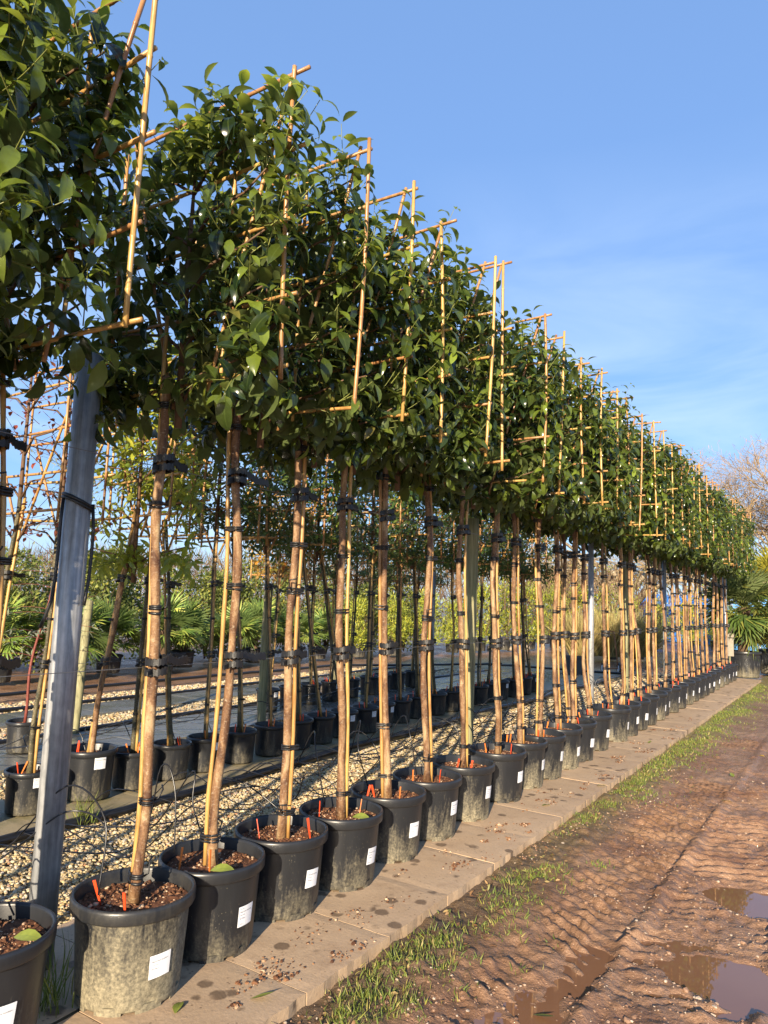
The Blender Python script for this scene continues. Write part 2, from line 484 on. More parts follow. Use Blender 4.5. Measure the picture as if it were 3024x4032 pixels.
def container_mat(name, a):
    b = NB(name)
    n = b.noise(b.map(b.obj(), (1, 1, 0.3)), 3, 5, 0.6)
    return b.fin(b.mix(n, a, tuple(c * 1.35 for c in a)), 0.45)


MAT['blue'] = container_mat("blue_container_paint", (0.02, 0.14, 0.48))
MAT['blue2'] = container_mat("light_blue_container_paint", (0.03, 0.20, 0.48))
MAT['white'] = plain("white_paint", (0.75, 0.76, 0.76), 0.5, 0, 0.1)
MAT['cream'] = plain("cream_board", (0.30, 0.26, 0.20), 0.7)
MAT['grey_plastic'] = plain("grey_plastic", (0.07, 0.075, 0.075), 0.5)
MAT['rock'] = plain("pale_boulder", (0.42, 0.34, 0.26), 0.8, 0, 0.35, 7, 0.6)
MAT['rust'] = plain("rusty_fronds", (0.36, 0.14, 0.05), 0.8, 0, 0.3, 12, 0.3)
MAT['palm_trunk'] = plain("palm_fibre", (0.11, 0.065, 0.035), 0.9, 0, 0.4, 45, 0.8)
MAT['twig'] = plain("bare_twig", (0.22, 0.155, 0.10), 0.8, 0, 0.3, 2, 0)
MAT['twig_pale'] = plain("pale_lichen_twig", (0.40, 0.28, 0.14), 0.8, 0, 0.3, 2, 0)
MAT['twig_rust'] = plain("rusty_bud_twig", (0.42, 0.24, 0.11), 0.8, 0, 0.3, 2, 0)


# ------------------------------------------------------------------ mesh helpers
def mesh_np(name, V, faces, mats, uv=None, smooth=True, midx=None, attr=None):
    """faces: list of integer arrays (n,k); midx: list of per-array material index (int or array)"""
    me = bpy.data.meshes.new(name)
    V = np.asarray(V, dtype=np.float32).reshape(-1, 3)
    faces = [np.asarray(f, dtype=np.int32) for f in faces if len(f)]
    me.vertices.add(len(V)); me.vertices.foreach_set('co', V.ravel())
    loops = np.concatenate([f.ravel() for f in faces])
    tot = np.concatenate([np.full(len(f), f.shape[1], dtype=np.int32) for f in faces])
    st = np.concatenate([[0], np.cumsum(tot)[:-1]]).astype(np.int32)
    me.loops.add(len(loops)); me.loops.foreach_set('vertex_index', loops)
    me.polygons.add(len(tot)); me.polygons.foreach_set('loop_start', st); me.polygons.foreach_set('loop_total', tot)
    if midx is not None:
        mi = np.concatenate([np.broadcast_to(np.asarray(m), (len(f),)) for m, f in zip(midx, faces)]).astype(np.int32)
        me.polygons.foreach_set('material_index', mi)
    me.polygons.foreach_set('use_smooth', np.full(len(tot), bool(smooth)))
    if uv is not None:
        l = me.uv_layers.new(name="UVMap")
        l.data.foreach_set('uv', np.asarray(uv, dtype=np.float32)[loops].ravel())
    if attr is not None:
        a = me.attributes.new(attr[0], 'FLOAT', 'POINT')
        a.data.foreach_set('value', np.asarray(attr[1], dtype=np.float32))
    me.update(calc_edges=True)
    me.validate()
    for m in (mats if isinstance(mats, (list, tuple)) else [mats]):
        me.materials.append(MAT[m] if isinstance(m, str) else m)
    return me


class MB:
    def __init__(self):
        self.v = []; self.n = 0; self.f = {}; self.m = {}
    def add(self, V, F, mi=0):
        V = np.asarray(V, float).reshape(-1, 3)
        for f in F:
            f = np.asarray(f, int)
            if len(f) == 0: continue
            self.f.setdefault(f.shape[1], []).append(f + self.n)
            self.m.setdefault(f.shape[1], []).append(np.full(len(f), mi))
        self.v.append(V); self.n += len(V)
        return self
    def box(self, c, s, rot=None, mi=0):
        c = np.array(c, float); s = np.array(s, float) / 2
        q = np.array([[x, y, z] for x in (-1, 1) for y in (-1, 1) for z in (-1, 1)], float) * s
        if rot is not None: q = q @ np.array(rot).T
        F = [[0, 1, 3, 2], [4, 6, 7, 5], [0, 4, 5, 1], [2, 3, 7, 6], [0, 2, 6, 4], [1, 5, 7, 3]]
        return self.add(q + c, [F], mi)
    def tube(self, P, r, n=8, cap=True, mi=0):
        P = np.asarray(P, float); m = len(P)
        r = np.broadcast_to(np.asarray(r, float), (m,))
        T = np.gradient(P, axis=0); T /= np.linalg.norm(T, axis=1)[:, None] + 1e-12
        a = np.array([1.0, 0, 0]) if abs(T[0, 0]) < 0.8 else np.array([0, 1.0, 0])
        A = np.cross(T, a); A /= np.linalg.norm(A, axis=1)[:, None] + 1e-12
        B = np.cross(T, A)
        th = np.arange(n) * 2 * np.pi / n
        V = P[:, None, :] + r[:, None, None] * (np.cos(th)[None, :, None] * A[:, None, :] + np.sin(th)[None, :, None] * B[:, None, :])
        i = np.arange(m - 1)[:, None] * n; j = np.arange(n)[None, :]; k = (j + 1) % n
        F = np.stack([i + j, i + n + j, i + n + k, i + k], -1).reshape(-1, 4)[:, ::-1]
        V = V.reshape(-1, 3); fs = [F]
        if cap:
            V = np.vstack([V, P[0], P[-1]]); c0, c1 = m * n, m * n + 1
            j = np.arange(n); k = (j + 1) % n
            fs.append(np.stack([np.full(n, c0), j, k], -1)[:, ::-1]); fs.append(np.stack([np.full(n, c1), (m - 1) * n + k, (m - 1) * n + j], -1)[:, ::-1])
        return self.add(V, fs, mi)
    def lathe(self, prof, n=24, mi=0, rf=None):
        """prof: (r,z) list"""
        pr = np.asarray(prof, float); m = len(pr); th = np.arange(n) * 2 * np.pi / n
        rr = pr[:, 0][:, None] * np.ones(n)
        if rf is not None: rr = rr * rf(pr[:, 1][:, None], th[None, :])
        V = np.stack([rr * np.cos(th), rr * np.sin(th), pr[:, 1][:, None] * np.ones(n)], -1).reshape(-1, 3)
        i = np.arange(m - 1)[:, None] * n; j = np.arange(n)[None, :]; k = (j + 1) % n
        F = np.stack([i + j, i + k, i + n + k, i + n + j], -1).reshape(-1, 4)
        return self.add(V, [F], mi)
    def data(self, name, mats, smooth=True):
        ks = sorted(self.f)
        return mesh_np(name, np.vstack(self.v), [np.vstack(self.f[k]) for k in ks], mats, None, smooth, [np.concatenate(self.m[k]) for k in ks])


def link(name, data, parent=None, loc=None, rot=None, label=None):
    o = bpy.data.objects.new(name, data)
    COL.objects.link(o)
    if parent is not None: o.parent = parent
    if loc is not None: o.location = loc
    if rot is not None: o.rotation_euler = rot
    if label: o['label'] = label
    return o


def thing(name, label, cat, loc=(0, 0, 0), rz=0.0, group=None):
    o = bpy.data.objects.new(name, None)
    o.empty_display_size = 0.1
    COL.objects.link(o)
    o.location = loc; o.rotation_euler = (0, 0, rz)
    return tag(o, label, cat, group)


def tag(o, label, cat, group=None):
    o['label'] = label; o['category'] = cat; o['kind'] = 'thing'
    if group: o['group'] = group
    return o


def kind(o, k):
    o['kind'] = k
    return o


# leaves -------------------------------------------------------------
def leaf_geo(P, D, N, Ln, Wd, droop, fold=0.22, rows=6, prof=None):
    P = np.asarray(P, float); n = len(P)
    D = D / (np.linalg.norm(D, axis=1)[:, None] + 1e-9)
    N = N - (N * D).sum(1)[:, None] * D
    N /= np.linalg.norm(N, axis=1)[:, None] + 1e-9
    Sd = np.cross(D, N)
    t = np.linspace(0, 1, rows)
    if prof is None:
        prof = np.interp(t, [0, .12, .35, .6, .85, 1], [.05, .45, .98, .92, .45, .02])
    th = np.cumsum(np.full(rows, 1 / (rows - 1)) * 1.0) - 1 / (rows - 1)
    ang = droop[:, None] * th[None, :]
    step = Ln[:, None] / (rows - 1)
    cx = np.concatenate([np.zeros((n, 1)), np.cumsum(np.cos(ang)[:, :-1] * step, 1)], 1)
    cz = np.concatenate([np.zeros((n, 1)), np.cumsum(-np.sin(ang)[:, :-1] * step, 1)], 1)
    mid = P[:, None, :] + cx[..., None] * D[:, None, :] + cz[..., None] * N[:, None, :]
    lN = np.cos(ang)[..., None] * N[:, None, :] + np.sin(ang)[..., None] * D[:, None, :]
    w = (Wd[:, None] * 0.5) * prof[None, :]
    off = Sd[:, None, :] * w[..., None]; up = lN * (w * fold)[..., None]
    V = np.stack([mid - off + up, mid, mid + off + up], 2)
    base = (np.arange(n) * rows * 3)[:, None, None]
    i = np.arange(rows - 1)[None, :, None] * 3; j = np.arange(2)[None, None, :]
    a = base + i + j
    F = np.stack([a, a + 1, a + 4, a + 3], -1).reshape(-1, 4)
    uvr = np.stack([np.broadcast_to(np.array([0, .5, 1.0])[None, :], (rows, 3)), np.broadcast_to(t[:, None], (rows, 3))], -1)
    UV = np.broadcast_to(uvr[None], (n, rows, 3, 2)).reshape(-1, 2)
    return V.reshape(-1, 3), F, UV


def leaf_mesh(name, P, D, N, Ln, Wd, droop, mat, young_sunlit=None, **kw):
    V, F, UV = leaf_geo(P, D, N, Ln, Wd, droop, **kw)
    return mesh_np(name, V, [F], mat, UV, attr=None if young_sunlit is None else ('young_sunlit', np.repeat(young_sunlit, len(V) // len(P))))


def unit(v):
    return v / (np.linalg.norm(v, axis=-1, keepdims=True) + 1e-9)


# 2-D value noise ------------------------------------------------------
def vnoise(x, y, seed=0):
    xi = np.floor(x).astype(np.int64); yi = np.floor(y).astype(np.int64)
    fx = x - xi; fy = y - yi
    fx = fx * fx * (3 - 2 * fx); fy = fy * fy * (3 - 2 * fy)
    def h(a, b):
        n = (a * 374761393 + b * 668265263 + seed * 1442695041) & 0xffffffff
        n = ((n ^ (n >> 13)) * 1274126177) & 0xffffffff
        return ((n ^ (n >> 16)) & 0xffff) / 65535.0
    a = h(xi, yi); b = h(xi + 1, yi); c = h(xi, yi + 1); d = h(xi + 1, yi + 1)
    return (a * (1 - fx) + b * fx) * (1 - fy) + (c * (1 - fx) + d * fx) * fy


def fbm(x, y, o=4, seed=0):
    s = 0; a = 0.5
    for k in range(o):
        s = s + a * (vnoise(x, y, seed + k) - 0.5); x = x * 2.03; y = y * 2.03; a *= 0.5
    return s


# ------------------------------------------------------------------ ground
def smooth01(t):
    t = np.clip(t, 0, 1)
    return t * t * (3 - 2 * t)


PUDDLES = [(2.14, 3.93, 0.44, 0.25, 0.042), (2.06, 5.05, 0.30, 0.25, 0.038), (1.40, 3.02, 0.18, 0.34, 0.026), (1.47, 3.70, 0.15, 0.32, 0.025),
           (2.75, 5.9, 0.25, 0.5, 0.03)]
WATER_Z = -0.094


def ground_h(x, y):
    near = np.exp(-np.maximum(y - 6.5, 0) / 6.0)
    n = fbm(x * 1.1, y * 1.1, 4, 3)
    fine = fbm(x * 9, y * 9, 4, 11)
    h = -0.066 + 0.035 * n * near
    warp = 2.2 * fbm(x * 2.2, y * 2.2, 3, 21)
    track = smooth01((x - 1.02) / 0.18)
    # tyre prints: lugs running across two wheel lines, plus an older one
    def lugs(xc, half, slope, pitch, ph):
        u = (x - xc) / half
        band = smooth01((1.08 - np.abs(u)) / 0.25)
        s = np.sin(2 * np.pi * (y + slope * (x - xc)) / pitch + warp * 1.0 + 3.4 * fbm(x * 10, y * 7, 3, 71) * 0.75 + ph)
        return band, np.tanh(2.6 * (s - 0.25))
    er = np.clip(0.55 + 2.6 * fbm(x * 2.2, y * 1.8, 3, 31) + 3.0 * fbm(x * 9, y * 5, 2, 33), 0.0, 1.5)
    b1, s1 = lugs(1.30, 0.25, 0.55, 0.105, 0.0)
    b2, s2 = lugs(1.86, 0.34, -0.45, 0.115, 1.0)
    b3, s3 = lugs(2.55, 0.30, 0.5, 0.11, 2.0)
    amp = 0.0135 * (0.25 + 0.75 * near)
    h = h + track * amp * er * (b1 * s1 + b2 * s2 * 0.8 + b3 * s3)
    h = h - track * near * (0.014 * b1 + 0.014 * b2 + 0.012 * b3) + 0.026 * track * near * smooth01(1 - np.abs(x - 1.585) / 0.07) + 0.016 * track * near * smooth01(1 - np.abs(x - 2.22) / 0.06)
    rg = 0.5 - np.abs(fbm(x * 15, y * 15, 3, 83)) * 2.2
    h = h + fine * (0.034 * near + 0.006) + 0.030 * near * fbm(x * 27, y * 27, 3, 81) + 0.010 * near * np.maximum(rg, 0)
    # verge and paving foot
    vg = smooth01((1.10 - x) / 0.22) * smooth01((x - 0.2) / 0.2)
    clod = np.maximum(fbm(x * 13, y * 13, 3, 43), -0.05)
    h = h * (1 - vg) + vg * (-0.052 + 0.05 * fbm(x * 5, y * 5, 4, 41) + 0.085 * clod * near + 0.02 * fine)
    under = smooth01((0.66 - x) / 0.03) * smooth01((x + 7.9) / 0.2) * smooth01((21.0 - y) / 1.0)
    h = h * (1 - under) + under * (-0.055 + 0.02 * fbm(x * 2, y * 2, 2, 51))
    for (px, py, rx, ry, dp) in PUDDLES:
        small = rx < 0.2
        ww = (1.1 if small else 0.7) * fbm(x * 5 + px, y * 5, 4, 61)
        kf = 0.25 if small else 0.6
        d = np.sqrt(((x - px) / rx) ** 2 + ((y - py) / ry) ** 2) + ww
        k = smooth01((1.25 - d) / 0.55)
        h = h * (1 - kf * k) + kf * k * (-0.072) - dp * smooth01((1.12 - d) / 0.5)
    fade = smooth01((y - 30) / 30) + smooth01((np.abs(x + 2) - 14) / 10)
    return h * (1 - np.clip(fade, 0, 1)) - 0.05 * np.clip(fade, 0, 1)


def axis(parts):
    out = [parts[0][0]]
    for a, b, st in parts:
        k = max(1, int(round((b - a) / st))); out += list(np.linspace(a, b, k + 1)[1:])
    return np.array(out)


gx = axis([(-400, -60, 60), (-60, -12, 4), (-12, -1, 0.6), (-1, 0.6, 0.2), (0.6, 2.6, 0.0125), (2.6, 3.6, 0.05), (3.6, 12, 0.6), (12, 60, 6), (60, 400, 60)])
gy = axis([(-60, -8, 5), (-8, 1.8, 0.4), (1.8, 7.0, 0.0135), (7.0, 11.0, 0.026), (11, 20, 0.08), (20, 34, 0.5), (34, 100, 6), (100, 900, 80)])
GX, GY = np.meshgrid(gx, gy)
GZ = ground_h(GX, GY)
nx, ny = len(gx), len(gy)
ii = (np.arange(ny - 1)[:, None] * nx + np.arange(nx - 1)[None, :]).ravel()
GF = np.stack([ii, ii + 1, ii + nx + 1, ii + nx], -1)
ground = kind(link("ground", mesh_np("ground", np.stack([GX, GY, GZ], -1), [GF], 'ground')), 'structure')
ground['label'] = "red brown muddy track and earth under the nursery beds"


def water_patch(px, py, rx, ry, wz):
    n = 40; th = np.arange(n) * 2 * np.pi / n
    rad = 1.45 + 0.1 * np.sin(3 * th + px)
    V = [(px, py, wz)] + [(px + rx * r * math.cos(t), py + ry * r * math.sin(t), wz) for r, t in zip(rad, th)]
    F = [[0, 1 + k, 1 + (k + 1) % n] for k in range(n)]
    o = link("puddle", mesh_np("puddle", V, [F], 'water', smooth=False))
    return kind(o, 'structure')


PL = ["large brown puddle in the wheel ruts nearest the camera", "brown puddle farther along the wheel ruts at the picture's right edge",
      "shallow silvery pool in the tread marks at the bottom", "shallow silvery pool in the tread marks above the lowest pool",
      "far puddle at the right edge of the track"]
for q, ((a, b_, c, d_, e_), l_) in enumerate(zip(PUDDLES, PL)):
    water_patch(a, b_, c, d_, WATER_Z - .0012 * q)['label'] = l_


# ------------------------------------------------------------------ paving strips
def paving(name, xs, y0, y1, length, top, thick, mat, label, off=0.0):
    mb = MB(); r = random.Random(name)
    for ci, (xa, xb) in enumerate(xs):
        y = y0 + ci * off
        while y < y1:
            l = length
            g = 0.003
            dz = r.uniform(-0.002, 0.002); tx = r.uniform(-0.002, 0.002); ty = r.uniform(-0.001, 0.001)
            nyy, nxx = 12, 12
            u = np.linspace(0, 1, nxx); v = np.linspace(0, 1, nyy)
            bx = 0.006
            u2 = np.concatenate([[0, 0], u[1:-1], [1, 1]]); 
            U, Vv = np.meshgrid(np.linspace(0, 1, nxx), np.linspace(0, 1, nyy))
            X = xa + g + (xb - xa - 2 * g) * U; Y = y + g + (l - 2 * g) * Vv
            ed = np.minimum(np.minimum(U, 1 - U) * (xb - xa), np.minimum(Vv, 1 - Vv) * l)
            jx = 0.006 * (vnoise(Y * 25, X * 25, 5) - 0.5) * 2
            X = X + np.where((U < 0.01) | (U > 0.99), jx, 0); Y = Y + np.where((Vv < 0.01) | (Vv > 0.99), 0.5 * jx, 0)
            Z = top + dz + tx * (U - .5) + ty * (Vv - .5) - 0.003 * (ed < 0.002) + 0.002 * fbm(X * 12, Y * 12, 2, 9)
            n = nxx * nyy
            i = (np.arange(nyy - 1)[:, None] * nxx + np.arange(nxx - 1)[None, :]).ravel()
            F = np.stack([i, i + 1, i + nxx + 1, i + nxx], -1)
            rim = list(range(nxx)) + [nxx * k + nxx - 1 for k in range(1, nyy)] + [nxx * (nyy - 1) + k for k in range(nxx - 2, -1, -1)] + [nxx * k for k in range(nyy - 2, 0, -1)]
            T = np.stack([X, Y, Z], -1).reshape(-1, 3)
            Bm = T[rim].copy(); Bm[:, 2] = top - thick
            m = len(rim)
            SF = [[rim[k], n + k, n + (k + 1) % m, rim[(k + 1) % m]] for k in range(m)]
            mb.add(np.vstack([T, Bm]), [F, SF])
            y += l
    mb.box(((xs[0][0] + xs[-1][1]) / 2 if len(xs) == 1 else (min(a for a, _ in xs) + max(b for _, b in xs)) / 2, (y0 + y1) / 2, top - .0145), (max(b for _, b in xs) - min(a for a, _ in xs) - .03, y1 - y0, .016), None, 1)
    o = kind(link(name, mb.data(name, [mat, 'joint'], False)), 'structure')
    o['label'] = label
    return o


paving("pavement", [(0.02, 0.65), (-0.71, 0.0)], -1.23, 19.6, 0.63, 0.0, 0.06, 'slab', "pinkish concrete slab path under the front row of pots", -0.31)
paving("path", [(-2.95, -2.12)], -0.5, 18.0, 0.9, 0.0, 0.06, 'slab_tan', "tan mossy concrete path under the second row of pots")
paving("path", [(-4.40, -3.86), (-4.96, -4.42)], 0.0, 17.0, 0.6, 0.0, 0.06, 'slab_wet', "wet grey slab path under the third row of pots")
paving("path", [(-6.72, -5.88)], 0.0, 16.0, 0.9, 0.0, 0.06, 'slab_wet', "farthest wet grey slab path between gravel beds")


# ------------------------------------------------------------------ gravel
ICO_V = None


def ico():
    t = (1 + 5 ** 0.5) / 2
    V = np.array([(-1, t, 0), (1, t, 0), (-1, -t, 0), (1, -t, 0), (0, -1, t), (0, 1, t), (0, -1, -t), (0, 1, -t), (t, 0, -1), (t, 0, 1), (-t, 0, -1), (-t, 0, 1)], float)
    V /= np.linalg.norm(V[0])
    F = np.array([(0, 11, 5), (0, 5, 1), (0, 1, 7), (0, 7, 10), (0, 10, 11), (1, 5, 9), (5, 11, 4), (11, 10, 2), (10, 7, 6), (7, 1, 8), (3, 9, 4), (3, 4, 2), (3, 2, 6), (3, 6, 8), (3, 8, 9), (4, 9, 5), (2, 4, 11), (6, 2, 10), (8, 6, 7), (9, 8, 1)])
    return V, F


IV, IF = ico()
OV = np.array([(1, 0, 0), (-1, 0, 0), (0, 1, 0), (0, -1, 0), (0, 0, 1), (0, 0, -1)], float)
OF = np.array([(0, 2, 4), (2, 1, 4), (1, 3, 4), (3, 0, 4), (2, 0, 5), (1, 2, 5), (3, 1, 5), (0, 3, 5)])


def stones(P, r, g, BV=IV, BF=IF, flat=0.65):
    n = len(P); k = len(BV)
    q = g.normal(size=(n, 4)); q /= np.linalg.norm(q, axis=1)[:, None]
    w, x, y, z = q.T
    Rm = np.stack([1 - 2 * (y * y + z * z), 2 * (x * y - z * w), 2 * (x * z + y * w), 2 * (x * y + z * w), 1 - 2 * (x * x + z * z), 2 * (y * z - x * w),
                   2 * (x * z - y * w), 2 * (y * z + x * w), 1 - 2 * (x * x + y * y)], -1).reshape(n, 3, 3)
    sc = r[:, None] * g.uniform(0.6, 1.25, (n, 3))
    V = BV[None] * g.uniform(0.78, 1.2, (n, k, 1)) * sc[:, None, :]
    V = np.einsum('nij,nkj->nki', Rm, V)
    V[:, :, 2] *= flat
    V = V + P[:, None, :]
    F = (BF[None] + (np.arange(n) * k)[:, None, None]).reshape(-1, 3)
    return V.reshape(-1, 3), F


def gravel(x0, x1, bands, z, seed, label):
    g = np.random.default_rng(seed); Vs = []; Fs = []; n0 = 0
    for (y0, y1, rad, dens, lo) in bands:
        n = int((x1 - x0) * (y1 - y0) * dens)
        x = g.uniform(x0, x1, n); y = g.uniform(y0, y1, n)
        r = rad * g.uniform(0.6, 1.35, n)
        zz = z + g.uniform(-0.004, 0.012, n) + 0.02 * fbm(x * 2, y * 2, 2, 5)
        V, F = stones(np.stack([x, y, zz], -1), r, g, *((OV, OF) if lo else (IV, IF)))
        Vs.append(V); Fs.append(F + n0); n0 += len(V)
    o = link("gravel", mesh_np("gravel", np.vstack(Vs), [np.vstack(Fs)], 'stone', smooth=False))
    kind(o, 'stuff'); o['label'] = label
    return o


gravel(-2.00, -0.70, [(1.7, 5.5, 0.0108, 3900, False), (5.5, 9.0, 0.014, 2300, True), (9, 19, 0.022, 800, True)], -0.033, 1, "golden flint gravel between the first two rows of pots")
gravel(-3.86, -2.94, [(2.5, 9.0, 0.016, 1500, True), (9, 18, 0.024, 650, True)], -0.033, 2, "golden gravel behind the second row of pots")
gravel(-5.88, -4.96, [(3.0, 9.0, 0.020, 1100, True), (9, 17, 0.028, 500, True)], -0.033, 3, "golden gravel behind the third row of pots")
gravel(-7.6, -6.72, [(3.0, 16.0, 0.026, 600, True)], -0.033, 4, "farthest golden gravel bed before the back track")

# ------------------------------------------------------------------ shared tree pieces
def pot_mesh(name, r_top, r_bot, h, rim_h, n=56, mud=True):
    lip = 0.010
    pr = [(0.0, 0.012), (r_bot * 0.75, 0.012), (r_bot - 0.004, 0.010), (r_bot, 0.016)]
    zs = np.linspace(0.03, h - rim_h - 0.012, 9)
    rr = lambda z: r_bot + (r_top - 0.018 - r_bot) * z / h
    pr += [(rr(z), z) for z in zs]
    pr += [(rr(h - rim_h - 0.008), h - rim_h - 0.006), (r_top - 0.004, h - rim_h), (r_top - 0.001, h - rim_h + 0.006), (r_top, h - 0.014), (r_top - 0.003, h - 0.004), (r_top - 0.009, h),
           (r_top - 0.016, h - 0.003), (r_top - 0.019, h - 0.012), (r_top - 0.026, h - 0.09), (r_top - 0.03, h - 0.11)]
    def rf(z, th):
        k = np.clip((z - 0.03) / 0.03, 0, 1) * np.clip((h - rim_h - 0.07 - z) / 0.03, 0, 1)
        flute = -0.010 * np.clip(np.cos(th * 14), 0, 1) ** 0.7 * k
        dent = 0.006 * np.sin(2 * th + 1.0) * (z > 0.05)
        notch = np.where((np.abs(np.mod(th, np.pi / 4) - np.pi / 8) < 0.10) & (z < 0.032) & (z > 0.0), -0.05, 0.0)
        return 1 + flute + dent + notch
    mb = MB().lathe(pr, n, 0, rf)
    me = mb.data(name, 'pot')
    # feet: lift the notch vertices so the pot stands on its feet
    return me


POT = pot_mesh("pot", 0.25, 0.205, 0.40, 0.055, 84)
POT_S = pot_mesh("pot_small", 0.175, 0.145, 0.31, 0.035, 48)
# put foot skirts under the big pots, with gaps between them
def foot_ring(r, h, n, gaps):
    mb = MB()
    for k in range(gaps):
        a0 = 2 * math.pi * k / gaps + 0.13; a1 = 2 * math.pi * (k + 1) / gaps - 0.13
        th = np.linspace(a0, a1, 7)
        V = []
        for t in th:
            for rr, z in ((r, 0), (r, h), (r - 0.012, h), (r - 0.012, 0)):
                V.append((rr * math.cos(t), rr * math.sin(t), z))
        F = []
        for q in range(6):
            for e in range(4):
                F.append([q * 4 + e, (q + 1) * 4 + e, (q + 1) * 4 + (e + 1) % 4, q * 4 + (e + 1) % 4])
        F += [[0, 1, 2, 3], [27, 26, 25, 24]]
        mb.add(V, [F])
    return mb.data("pot_feet", 'pot', False)


FEET = foot_ring(0.2045, 0.03, 0, 8)


def soil_mesh(name, r, n_ch, seed):
    g = np.random.default_rng(seed)
    nr, na = 12, 36
    V = [(0, 0, 0.0)]; 
    for i in range(1, nr + 1):
        for j in range(na):
            t = 2 * np.pi * j / na; q = r * i / nr
            V.append((q * math.cos(t), q * math.sin(t), 0))
    V = np.array(V)
    V[:, 2] = 0.03 * fbm(V[:, 0] * 14 + seed * 9, V[:, 1] * 14, 4, seed) + 0.02 * fbm(V[:, 0] * 40 + seed, V[:, 1] * 40, 2, seed)
    F3 = [[0, 1 + j, 1 + (j + 1) % na] for j in range(na)]
    F4 = [[1 + i * na + j, 1 + (i + 1) * na + j, 1 + (i + 1) * na + (j + 1) % na, 1 + i * na + (j + 1) % na] for i in range(nr - 1) for j in range(na)]
    a = g.uniform(0, 2 * np.pi, n_ch); q = r * 0.97 * np.sqrt(g.uniform(0, 1, n_ch))
    P = np.stack([q * np.cos(a), q * np.sin(a), np.full(n_ch, 0.002)], -1)
    SV, SF = stones(P, g.gamma(2.2, 0.0016, n_ch) + 0.002, g)
    n0 = len(V)
    at = np.concatenate([np.zeros(n0), np.ones(len(SV))])
    return mesh_np(name, np.vstack([V, SV]), [np.array(F4), np.vstack([np.array(F3), SF + n0])], 'soil', None, False, None, ("chunk", at))


SOILS = [soil_mesh("soil", 0.224, 650, s) for s in (1, 2, 3)]
SOIL_S = soil_mesh("soil_small", 0.155, 60, 4)


def text_mesh(txt, size):
    c = bpy.data.curves.new("txt", 'FONT'); c.body = txt; c.size = size
    o = bpy.data.objects.new("txt", c); COL.objects.link(o)
    dg = bpy.context.evaluated_depsgraph_get()
    m = o.evaluated_get(dg).to_mesh()
    V = np.array([v.co[:2] for v in m.vertices]) if len(m.vertices) else np.zeros((0, 2))
    T = []
    for p in m.polygons:
        vs = list(p.vertices)
        for k in range(1, len(vs) - 1): T.append([vs[0], vs[k], vs[k + 1]])
    o.evaluated_get(dg).to_mesh_clear()
    bpy.data.objects.remove(o); bpy.data.curves.remove(c)
    return V, np.array(T, int).reshape(-1, 3)


def label_mesh(rad, w, h, slope):
    """paper wrapped on the pot wall facing +x; local origin at its middle on the wall"""
    mb = MB()
    def wrap(U, off):
        U = np.asarray(U, float); a = U[:, 0] / rad
        rr = rad + off + slope * U[:, 1]
        return np.stack([rr * np.cos(a) - rad, rr * np.sin(a), U[:, 1]], -1)
    n = 9
    u = np.linspace(-w / 2, w / 2, n)
    q = np.array([(x, y) for y in (-h / 2, h / 2) for x in u])
    F = [[k, k + 1, n + k + 1, n + k] for k in range(n - 1)]
    V0 = wrap(q, 0.003); V1 = wrap(q, 0.0015)
    mb.add(V0, [F]); mb.add(V1, [[f[::-1] for f in F]])
    def tx(s, size, x, y, mi):
        V, T = text_mesh(s, size)
        if len(V): mb.add(wrap(V + np.array([x, y]), 0.0042), [T], mi)
    tx("Viburnum lucidum", 0.0098, -w / 2 + 0.006, 0.018, 1)
    tx("180-200cm", 0.0075, -w / 2 + 0.006, -0.010, 1)
    for (x, y, l, t) in ((-w / 2 + 0.006, 0.005, 0.03, 0.004), (-w / 2 + 0.006, -0.034, 0.02, 0.003), (-w / 2 + 0.006, 0.033, 0.022, 0.0025)):
        qq = np.array([(x, y), (x + l, y), (x + l, y + t), (x, y + t)])
        mb.add(wrap(qq, 0.0042), [[[0, 1, 2, 3]]], 2)
    return mb.data("label", ['label', 'ink', 'ink_pale'], False)


LABEL = label_mesh(0.226, 0.092, 0.088, 0.068)
LABEL_S = label_mesh(0.1575, 0.075, 0.07, 0.05)


def peg_mesh(mat):
    mb = MB()
    V = [(-.007, -.002, .085), (.007, -.002, .085), (.007, .002, .085), (-.007, .002, .085), (-.0055, -.002, .03), (.0055, -.002, .03), (.0055, .002, .03), (-.0055, .002, .03), (-.002, -.001, -.05), (.002, -.001, -.05), (.002, .001, -.05), (-.002, .001, -.05)]
    F = [[0, 1, 2, 3]]
    for b0 in (0, 4):
        for e in range(4): F.append([b0 + e, b0 + 4 + e, b0 + 4 + (e + 1) % 4, b0 + (e + 1) % 4])
    mb.add(V, [F])
    return mb.data("dripper_peg", mat, False)


PEGS = [peg_mesh('peg'), peg_mesh('peg'), peg_mesh('peg_orange')]


def tie_mesh(seed, gap):
    """black tape wound round trunk and cane; local frame: trunk at 0, cane at +x gap"""
    g = random.Random(seed); mb = MB()
    for k in range(3):
        z = (k - 1) * 0.011 + g.uniform(-.003, .003); tilt = g.uniform(-.2, .2)
        P = []
        for i in range(25):
            t = 2 * math.pi * i / 24
            cx = gap / 2 + (gap / 2 + 0.0268) * math.cos(t); cy = 0.0262 * math.sin(t)
            if math.cos(t) > 0: cy *= 0.75
            P.append((cx, cy, z + tilt * 0.02 * math.cos(t)))
        mb.tube(P, 0.0055, 6, False)
    if seed % 2:
        P = [(0.0, -0.03, 0), (-0.01, -0.045, 0.01), (-0.02 + 0.05 * g.random(), -0.06, 0.03 + g.uniform(-.02, .03)), (0.01 + 0.05 * g.random(), -0.075, 0.06)]
        mb.tube(P, 0.004, 5)
    return mb.data("tie", 'black')


TIES = [tie_mesh(k, 0.036) for k in range(4)]


